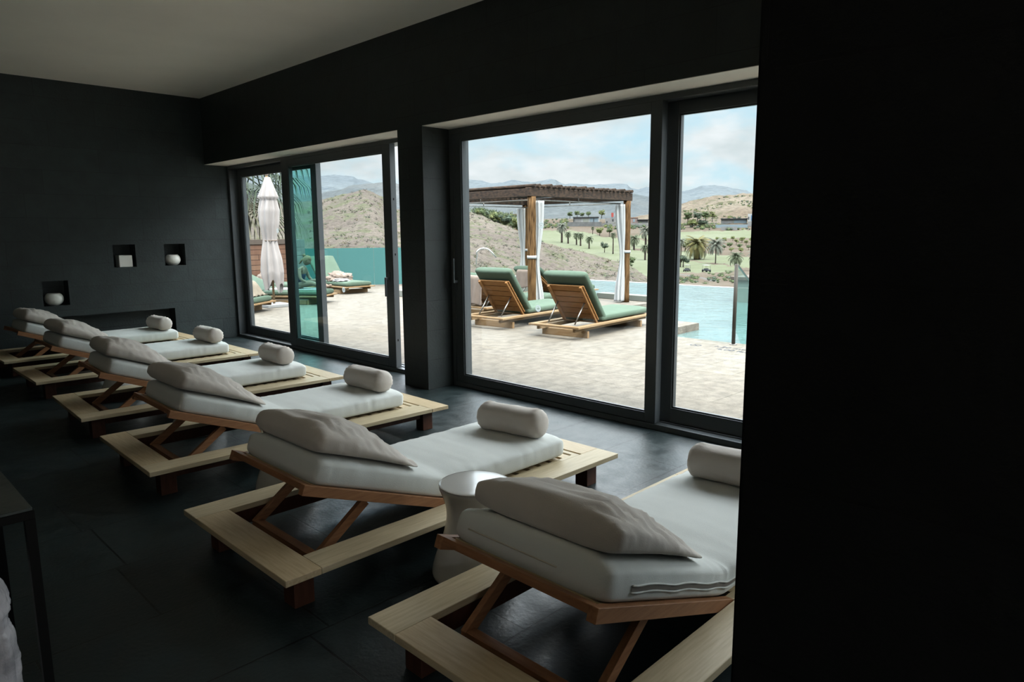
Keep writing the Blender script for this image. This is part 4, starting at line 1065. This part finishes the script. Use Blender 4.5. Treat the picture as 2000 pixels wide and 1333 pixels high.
terrain('valley_floor', 880, 1720, 560, rowsG(200), M['golf'], disp=.35, dscale=.05, attr=gattr)
# brown ridge behind the villas on the right
crestR = [(1180, 430), (1240, 424), (1300, 409), (1330, 403), (1360, 395), (1390, 386), (1420, 380), (1450, 377), (1480, 379), (1560, 384), (1720, 400)]
def rowsR(n): return [(lambda px, t=k/n: (440+(interp(crestR, px)-440)*t, 525+330*t)) for k in range(n+1)]
terrain('brown_ridge', 1170, 1720, 220, rowsR(60), M['hillR'], back=(300, 60), disp=5, dscale=.018)
# grey-green ridge, wide
crestM = [(290, 372), (560, 378), (617, 384), (650, 374), (690, 361), (720, 362), (745, 359), (765, 357), (790, 361), (850, 368), (900, 372), (1000, 380), (1060, 385), (1120, 382), (1180, 377), (1220, 376), (1250, 380), (1290, 390), (1330, 400), (1400, 408), (1720, 415)]
def rowsM(n): return [(lambda px, t=k/n: (446+(interp(crestM, px)-446)*t, 560+1100*t)) for k in range(n+1)]
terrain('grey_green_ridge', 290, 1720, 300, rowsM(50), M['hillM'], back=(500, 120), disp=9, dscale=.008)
# far mountains
crestF = [(290, 338), (617, 341), (655, 341), (690, 346), (697, 351), (715, 353), (728, 357), (760, 362), (850, 357), (900, 354), (940, 352), (960, 356), (1000, 353), (1020, 358), (1045, 357), (1062, 353), (1075, 350), (1086, 352), (1092, 357), (1105, 361), (1112, 359), (1130, 360), (1180, 361), (1200, 359), (1225, 360), (1232, 367), (1245, 368), (1262, 365), (1300, 372), (1345, 371), (1372, 364), (1395, 362), (1420, 365), (1442, 370), (1458, 371), (1470, 379), (1520, 384), (1720, 385)]
def rowsF(n): return [(lambda px, t=k/n: (420+(interp(crestF, px)-420)*t, 2600+1600*t)) for k in range(n+1)]
terrain('far_mountain', 290, 1720, 500, rowsF(40), M['hazy_mount'], back=(800, 200), disp=14, dscale=.004)

# ---- scrub on the slopes (nobody could count it)
def ico(sub):
    t = bmesh.new(); bmesh.ops.create_icosphere(t, subdivisions=sub, radius=1); t.verts.ensure_lookup_table()
    r = ([v.co.copy() for v in t.verts], [[v.index for v in f.verts] for f in t.faces]); t.free(); return r
ICO = {1: ico(1), 2: ico(2)}
LR = random.Random(77)
def leafball(bm, c, r, seed, mi=0, flat=.75, sub=2):
    """a small dark core wrapped in many little leaf blades"""
    vs, fs = ICO[1]; new = []; core = .72 if sub == 2 else .45
    for q in vs:
        k = r*core*(1+.45*fbm((q.x*2+seed, q.y*2, q.z*2), 3)); new.append(bm.verts.new((c[0]+q.x*k, c[1]+q.y*k, c[2]+(q.z*flat+.25)*k)))
    for f in fs: bm.faces.new([new[i] for i in f]).material_index = mi
    g = LR.gauss
    for _ in range(80 if sub == 2 else 16):
        q = Vector((g(0, 1), g(0, 1), g(0, 1))).normalized(); q.z = abs(q.z) if LR.random() < .75 else q.z
        k = r*LR.uniform(.62, 1.12)*(1+.45*fbm((q.x*2+seed, q.y*2, q.z*2), 3)); p = Vector((c[0]+q.x*k, c[1]+q.y*k, c[2]+(q.z*flat+.25)*k))
        t = (q*.8+Vector((g(0, .6), g(0, .6), g(0, .6)+.3))).normalized(); w = t.cross(Vector((g(0, 1), g(0, 1), g(0, 1)))).normalized()
        l = r*(.20 if sub == 2 else .5); ww = l*(.32 if sub == 2 else .14)
        bm.faces.new([bm.verts.new(p-t*l), bm.verts.new(p+w*ww), bm.verts.new(p+t*l), bm.verts.new(p-w*ww)]).material_index = mi
rnd = random.Random(5)
bm = B()
RN = rowsN(90)
def hill_pt(px, t):
    py = 622+(interp(crestN, px)-622)*t; d = 30+85*t**1.5; p = at(px, py, d); p.z += .9*fbm((p.x*.09, p.y*.09, 3.1), 6, .9); return p, d
for k in range(2600):
    px = rnd.uniform(600, 1290); t = rnd.random()**.8
    if 800 < px < 890: continue
    p, d = hill_pt(px, t); leafball(bm, p, rnd.uniform(.05, .17)*(1+t)*(2.0 if k % 41 == 0 else 1), k*.77, rnd.choice((0, 3, 1, 2, 2, 3, 3)), .6, 1)
o = link('hillside_scrub', bm, [M['leaf_dark'], M['leaf_mid'], M['dry'], M['greyscrub']], smooth=False); tag(o, 'low dry scrub scattered over the near hillside', 'scrub', kind='stuff')
bm = B()
for k in range(1100):
    px = rnd.uniform(1250, 1500); py = rnd.uniform(382, 450); 
    if 1400 < px < 1486 and py > 426: continue
    c = interp(crestR, px); tt = (440-py)/(440-c)
    if tt < 0 or tt > .97: continue
    p = at(px, py, 525+330*tt); leafball(bm, p+Vector((0, 0, -.5)), rnd.uniform(.5, 1.7), k*.7, rnd.choice((0, 1, 2)), .6)
for k in range(420):      # bushes between hillside crest and the villas
    px = rnd.uniform(925, 1045); yy = interp(crestN, px); py = yy-rnd.uniform(-2, 16)*max(.15, 1-abs(px-1000)/90); leafball(bm, at(px, py, rnd.uniform(118, 160)), rnd.uniform(.35, .95), k*.9, rnd.choice((1, 1, 0, 2)), .8)
for k in range(240):      # below the villas and along the golf course rough
    px = rnd.choice((rnd.uniform(1050, 1110), rnd.uniform(1300, 1400), rnd.uniform(1400, 1490), rnd.uniform(1180, 1262))); py = rnd.uniform(438, 449) if px > 1180 else rnd.uniform(428, 446)
    if 1404 < px < 1486 and py < 446.5: continue
    leafball(bm, at(px, py, gd(py)-4), rnd.uniform(.7, 1.8), k*1.3, rnd.choice((0, 1, 2)), .8)
for k in range(70):      # pale bushes round the road in the foreground
    px = rnd.uniform(1296, 1440); py = rnd.uniform(538, 556) if px < 1380 else rnd.uniform(530, 552); leafball(bm, at(px, py, gd(py)), rnd.uniform(.25, .7), k*1.9, rnd.choice((0, 1, 1)), .6)
o = link('valley_scrub', bm, [M['leaf_dark'], M['leaf_mid'], M['leaf_lime']]); tag(o, 'bushes and scrub on the valley slopes round the villas', 'scrub', kind='stuff')

# ---- palms and trees, each its own thing
def frond(bm, base, az, el0, L, w, droop, n=9, nl=15):
    pts = []; p = Vector(base); el = el0
    for i in range(n+1):
        pts.append(p.copy()); d = Vector((math.cos(az)*math.cos(el), math.sin(az)*math.cos(el), math.sin(el))); p += d*L/n; el -= droop/n
    tube(bm, pts, [L*.012*(1-.8*i/n) for i in range(n+1)], 4, cap=False)
    side = Vector((-math.sin(az), math.cos(az), 0))
    for i in range(1, nl+1):
        t = .12+.88*i/nl; k = t*n; a = int(min(n-1, k)); q = pts[a].lerp(pts[a+1], k-a); d = (pts[a+1]-pts[a]).normalized()
        ll = w*math.sin(PI*min(.97, t*.85+.12))**.7
        for s in (-1, 1):
            tip = q+(side*s*.8+d*.65-Vector((0, 0, .38))).normalized()*ll
            h = d*L*.032
            bm.faces.new([bm.verts.new(q-h), bm.verts.new(q+h), bm.verts.new(tip)])
def date_palm(name, loc, H, R, leafm, nf=42, trunk=.06, seed=0, label='', droop=1.9, group='palms on the golf course'):
    rn = random.Random(seed); o = empty(name, loc); tag(o, label, 'palm tree', group)
    tr = H*trunk*.8; b = B(); n = 10; hh = H-R*.85
    tube(b, [(0.02*H*math.sin(i/n*2+seed)*0.6, 0, hh*i/n-.3*(i == 0)) for i in range(n+1)], [tr*(1.25-.35*i/n+.06*(i % 2)) for i in range(n)]+[tr*1.5], 10); link('trunk', b, M['bark'], o)
    b = B(); top = Vector((0.02*H*math.sin(2+seed)*.6, 0, hh))
    for k in range(nf):
        q = (k+.5)/nf; el = 1.45-1.95*q; frond(b, top+Vector((0, 0, tr*.5)), k*2.39996+rn.uniform(-.2, .2), el, R*rn.uniform(1.05, 1.35), R*.34, droop*(.6+.5*(1-abs(q-.5))), 7, 13)
    c = link('fronds', b, leafm, o)
    return o
def scr_palm(px, pyb, pyt, wpx, leafm, label, seed, d=None, nf=40, trunk=.06, droop=1.9):
    d = d or gd(pyb); g = at(px, pyb, d); sc = math.hypot(g.x, g.y)/math.cos(math.atan((px-1000)/FPX)*1)/FPX
    H = (pyb-pyt)*sc; R = wpx/2*sc*1.08
    return date_palm('date_palm', g, H, R, leafm, nf, trunk, seed, label, droop)
Pd, Pp, Pg = M['frond'], M['frond_pale'], M['frond_gold']
scr_palm(1097, 474, 435, 23, Pp, 'largest grey-green palm left of the row on the fairway, in front of the villa wall', 1, trunk=.05)
scr_palm(1109.5, 476, 452.5, 14, Pd, 'short dark palm just right of the largest grey-green palm', 2, trunk=.07)
scr_palm(1126, 479, 454, 16, Pd, 'left one of the two palms standing close together on the fairway', 3, trunk=.06)
scr_palm(1134, 481, 455, 14, Pd, 'right one of the two palms standing close together on the fairway', 4, trunk=.06)
scr_palm(1150.7, 486, 461.5, 16, Pd, 'dark palm at the right end of the fairway row', 5, trunk=.06)
scr_palm(1157.5, 458, 443, 8, Pd, 'small thin palm on the far edge of the fairway below the villa', 6, trunk=.05)
scr_palm(1197, 496, 455, 13, Pd, 'tall thin palm partly behind the right pergola curtain', 7, trunk=.03)
scr_palm(1238, 488, 459, 23, Pd, 'spreading palm just right of the right pergola post', 8, trunk=.06)
scr_palm(1261, 482, 443, 27, Pp, 'feathery palm cut off by the dark door stile, upper one', 9, trunk=.05)
scr_palm(1260, 508, 478, 19, Pd, 'shaggy palm cut off by the dark door stile, lower one', 10, trunk=.06)
scr_palm(1309.5, 517, 464, 30, Pg, 'palm at the left edge of the right pane', 11, trunk=.055)
scr_palm(1329, 522, 468, 20, Pp, 'tall thin-stemmed palm between the left-edge palm and the round grey tree', 12, trunk=.02, nf=28)
scr_palm(1361, 507, 464, 45, Pg, 'stout palm with golden fronds and thick trunk', 13, trunk=.13, nf=60)
scr_palm(1397, 516, 469, 33, Pp, 'pale grey palm with drooping fronds on the golf course', 14, trunk=.022, nf=44, droop=1.7)
scr_palm(1437, 527, 494, 28, Pd, 'dark palm crown showing above the steel rail post', 15, trunk=.07)
scr_palm(1479, 528, 488, 36, Pp, 'palm cut off by the shaded wall at the right', 16, trunk=.06)
def bush_tree(px, pyb, pyt, wpx, m, label, seed, cat='tree', trunk=True, group=None, d=None, name='tree'):
    d = d or gd(pyb); g = at(px, pyb, d); sc = d/FPX/math.cos(math.atan((px-1000)/FPX)); H = (pyb-pyt)*sc; R = wpx/2*sc
    o = empty(name, g); tag(o, label, cat, group); rn = random.Random(seed)
    if trunk:
        b = B(); tube(b, [(0, 0, -.3), (.05*R, 0, H*.3), (0, .05*R, H*.55)], [R*.09, R*.07, R*.05], 8)
        tube(b, [(.05*R, 0, H*.3), (R*.3, 0, H*.6)], [R*.05, R*.03], 6); link('trunk', b, M['bark'], o)
    b = B(); n = 12; lo = .42 if trunk else .12
    for k in range(n):
        a = k*2.4; rr = R*.62*math.sqrt((k+.3)/n); leafball(b, (rr*math.cos(a), rr*math.sin(a), H*(lo+(.80-lo)*rn.random())), R*rn.uniform(.34, .5), seed+k, 0, .8)
    link('foliage', b, m, o); return o
bush_tree(1180.5, 494, 472, 18, M['leaf_dark'], 'round grey-green tree alone on the fairway left of the right curtain', 31)
bush_tree(1171, 461, 446, 18, M['leaf_lime'], 'lime-green bushy tree at the far edge of the fairway', 32)
bush_tree(1190, 463, 446, 15, M['leaf_mid'], 'green bushy tree beside the right pergola curtain at the far fairway edge', 33)
bush_tree(1232, 524, 501, 20, M['leaf_mid'], 'dark green bush at the foot of the fairway right of the pergola post', 34, 'bush', False, name='bush')
bush_tree(1334, 522, 500, 24, M['leaf_dark'], 'round grey tree leaning beside the thin-stemmed palm', 35)
bush_tree(1338, 491, 470, 26, M['leaf_lime'], 'lime-green tree behind the thin-stemmed palm', 36)
for i, (px, py, w, h) in enumerate([(1113, 421, 13, 9), (1127, 419, 13, 9), (1137, 421, 11, 8), (1149, 420, 12, 9), (1175, 420, 16, 11)]):
    bush_tree(px, py+6, py-h+2, w, M['leaf_mid'] if i < 4 else M['leaf_lime'], ['leftmost green tree above the modern villa', 'second green tree from the left above the modern villa', 'third green tree from the left above the modern villa', 'fourth green tree from the left above the modern villa', 'lime-green tree right of the modern villa roof'][i], 40+i, d=575, group='trees behind the villas')
yb = [(1388, 479), (1402, 473), (1414, 475), (1425, 484), (1431, 471), (1438, 478), (1444, 486), (1449, 474), (1457, 480), (1462, 488), (1468, 474), (1472, 483), (1414, 488), (1428, 494), (1447, 495)]
for i, (px, py) in enumerate(yb): bush_tree(px, py, py-8-(i % 3), 9+(i % 4), M['leaf_lime'] if i % 3 else M['leaf_mid'], 'small lime-green shrub in the rows on the bare golf slope', 60+i, 'shrub', True, 'young shrubs on the bare golf slope', name='shrub')
for i, (px, py, w, h) in enumerate([(1343, 434, 20, 22), (1362, 432, 20, 20), (1378, 430, 18, 20), (1391, 429, 14, 21), (1352, 441, 22, 14), (1372, 440, 20, 12)]):
    bush_tree(px, py+4, py-h+4, w, [M['leaf_mid'], M['leaf_dark'], M['leaf_mid'], M['leaf_lime'], M['leaf_lime'], M['leaf_dark']][i], 'green tree in the clump left of the long dark-roofed pavilion', 80+i, d=512, group='tree clump beside the pavilion')

# fan palm behind the board fence, leaves hanging into the left pane
fp = empty('fan_palm', at(478, 560, 24).to_2d().to_3d()); fp.location.z = -.5; tag(fp, 'big grey-green fan palm with hanging leaves behind the board fence', 'palm tree')
fc = at(490, 372, 24); top = Vector((0, 0, fc.z+.5+.6))
b = B(); tube(b, [(0, 0, 0), (0.05, 0, top.z*.5), (0, 0, top.z)], [.30, .24, .26], 14); link('trunk', b, M['bark'], fp)
rn = random.Random(3); 
for k in range(30):
    az = k*2.39996; q = (k+.5)/30; el = 1.1-2.0*q; Lp = rn.uniform(1.0, 1.5)
    d0 = Vector((math.cos(az)*math.cos(el), math.sin(az)*math.cos(el), math.sin(el))); c0 = top+d0*Lp
    b = B(); tube(b, [top, top+d0*Lp*.5+Vector((0, 0, .05)), c0], [.03, .02, .016], 5)
    sd_ = d0.cross(Vector((0, 0, 1))).normalized(); up_ = sd_.cross(d0)
    nb = 26; FL = rn.uniform(1.25, 1.75)
    for j in range(nb):
        a = (j/(nb-1)-.5)*2*2.3; dd = (d0*math.cos(a)+sd_*math.sin(a)).normalized(); ln = FL*(.75+.25*math.cos(a))
        p1 = c0+dd*ln*.45; p2 = p1+(dd*.75+Vector((0, 0, -.55))).normalized()*ln*.35; p3 = p2+Vector((dd.x*.25, dd.y*.25, -1)).normalized()*ln*.32
        wv = dd.cross(up_).normalized()*.026
        rows = [(c0, .3), (p1, 1.0), (p2, .8), (p3, .08)]; prev = None
        for (pp, kk) in rows:
            cur = (b.verts.new(pp-wv*kk), b.verts.new(pp+wv*kk))
            if prev: b.faces.new((prev[0], prev[1], cur[1], cur[0]))
            prev = cur
    link('fan_leaf', b, M['palmleaf'] if k < 25 else M['palmleaf_dry'], fp)

# ---- villas
def villa(px0, px1, pyt, pyb, d, depth, m, name, label, parts):
    a, b_ = at(px0, pyb, d), at(px1, pyb, d); h = (pyb-pyt)*d/FPX/math.cos(math.atan(((px0+px1)/2-1000)/FPX)); w = (b_-a).to_2d().length
    ang = math.atan2((b_-a).y, (b_-a).x); o = empty(name, (a.x, a.y, a.z), ang)
    link('walls', boxm(0, w, 0, depth, -3, h), m, o)
    for (nm, u0, u1, v0, v1, mm, out) in parts: link(nm, boxm(u0*w, u1*w, -out, -.005 if nm != 'roof' else depth+.5, v0*h, v1*h), mm, o)
    if label: tag(o, label, 'building')
    return o
villa(1120, 1171, 425, 436, 545, 12, M['white'], 'villa', 'modern white villa with dark roof and wide windows above the grey wall',
      [('roof', -.02, .97, .90, 1.04, M['dark'], 1.2), ('dark_wing', -.01, .03, 0, .9, M['dark'], 1.0), ('window', .06, .30, .12, .80, M['palewall'], .3), ('window', .36, .58, .12, .85, M['pooltile'], .3), ('window', .63, .76, .12, .85, M['paleblue'], .3), ('window', .79, .95, .12, .85, M['paleblue'], .3), ('mullion', .765, .785, .1, .9, M['dark'], .4)])
villa(1182, 1204, 427, 438, 545, 10, M['palewall'], 'villa', 'plain beige block house beside the right pergola curtain', [('window', .62, .74, .45, .85, M['dark'], .15), ('window', .10, .20, .2, .5, M['dark'], .15)])
villa(1222, 1246, 427, 438, 548, 10, M['pinkwall'], 'villa', 'low pinkish house right of the right pergola post', [('window', .10, .32, .35, .8, M['dark'], .2), ('window', .60, .75, .35, .85, M['paleblue'], .2), ('terrace_wall', 0, .12, 0, .22, M['white'], 1.0), ('roof', .3, 1.0, 1.0, 1.10, M['terracotta'], .3)])
villa(1246, 1266, 430, 437, 548, 8, M['greywall'], 'pergola_shelter', 'low shelter with dark slatted roof beside the door stile', [('roof', -.1, 1.1, .9, 1.1, M['dark'], 1.5)])
villa(1408, 1459, 429, 439, 530, 10, M['pooltile'], 'pavilion', 'long low pavilion with thin dark roof on the right hillside', [('roof', -.02, 1.02, .90, 1.05, M['dark'], 1.6), ('window', .03, .45, .2, .85, M['palewall'], .2), ('window', .5, .97, .2, .85, M['paleblue'], .2)])
villa(1460, 1482, 421, 442, 520, 10, M['white'], 'villa', 'white two-storey villa with blue windows beside the shaded wall', [('window', .28, .97, .46, .88, M['blueglass'], .2), ('window', .68, .97, .03, .36, M['blueglass'], .2), ('side_window', .03, .12, .55, .75, M['dark'], .2), ('lower_wall', .0, .62, .0, .38, M['palewall'], .15)])
villa(975, 1012, 419, 430, 175, 6, M['terracotta'], 'house', 'low terracotta-roofed house among bushes left of the front post', [('roof', -.05, 1.05, .8, 1.0, M['terracotta'], .6), ('window', .6, .8, .1, .5, M['dark'], .1)])
villa(1108, 1175, 434.5, 443, 520, 2, M['greywall'], 'retaining_wall', 'dark grey retaining wall below the modern villa', [])['category'] = 'wall'
villa(1175.5, 1268, 437, 445, 522, 2, M['palewall'], 'retaining_wall', 'pale grey retaining wall running right from the dark grey one', [])['category'] = 'wall'
villa(1397, 1460, 440, 446, 508, 2, M['paleblue'], 'retaining_wall', 'blue-grey wall below the long pavilion', [])['category'] = 'wall'
villa(1408, 1440, 444, 451, 492, 1.5, M['palewall'], 'retaining_wall', 'low beige stone wall at the edge of the far fairway', [])['category'] = 'wall'
# red crane-like sign near the curtain
g = at(1196, 428, 560); o = empty('red_sign_board', g); tag(o, 'small red board standing above the beige block house', 'sign board')
link('board', boxm(-1.4, 1.4, -.1, .1, 1.5, 4.8), mat('red_paint', (.16, .035, .03), .8, spec=.1), o); link('post', boxm(-.1, .1, .11, .3, -1, 4.6), M['dark'], o)

# ---- golf carts
def cart(px, py, label, roofm, bodym, rz):
    d = gd(py); g = at(px, py, d); o = empty('golf_cart', g, rz); tag(o, label, 'golf cart', 'golf carts on the lower fairway')
    link('body', boxm(-1.2, 1.2, -.6, .6, .28, .72), bodym, o, bevel=.12)
    link('seat', boxm(-.25, .45, -.55, .55, .725, .95), M['dark'], o, bevel=.06)
    link('roof', boxm(-.95, 1.0, -.62, .62, 1.78, 1.86), roofm, o, bevel=.03)
    for sx in (-.9, .92):
        for sy in (-.57, .57):
            b = B(); tube(b, [(sx, sy, .7), (sx, sy, 1.79)], .03, 6); link('roof_post', b, M['dark'], o)
    for sx in (-.8, .8):
        for sy in (-.6, .6):
            b = B(); tube(b, [(sx, sy-.09, .26), (sx, sy+.09, .26)], .26, 16); link('wheel', b, M['darksteel'], o)
cart(1341.5, 531, 'dark golf cart on the lower fairway below the round grey tree', M['palewall'], M['dark'], .2)
cart(1379.5, 531.5, 'golf cart with a white roof, right of the dark cart', M['white'], M['dark'], 1.2)

bpy.context.view_layer.update()
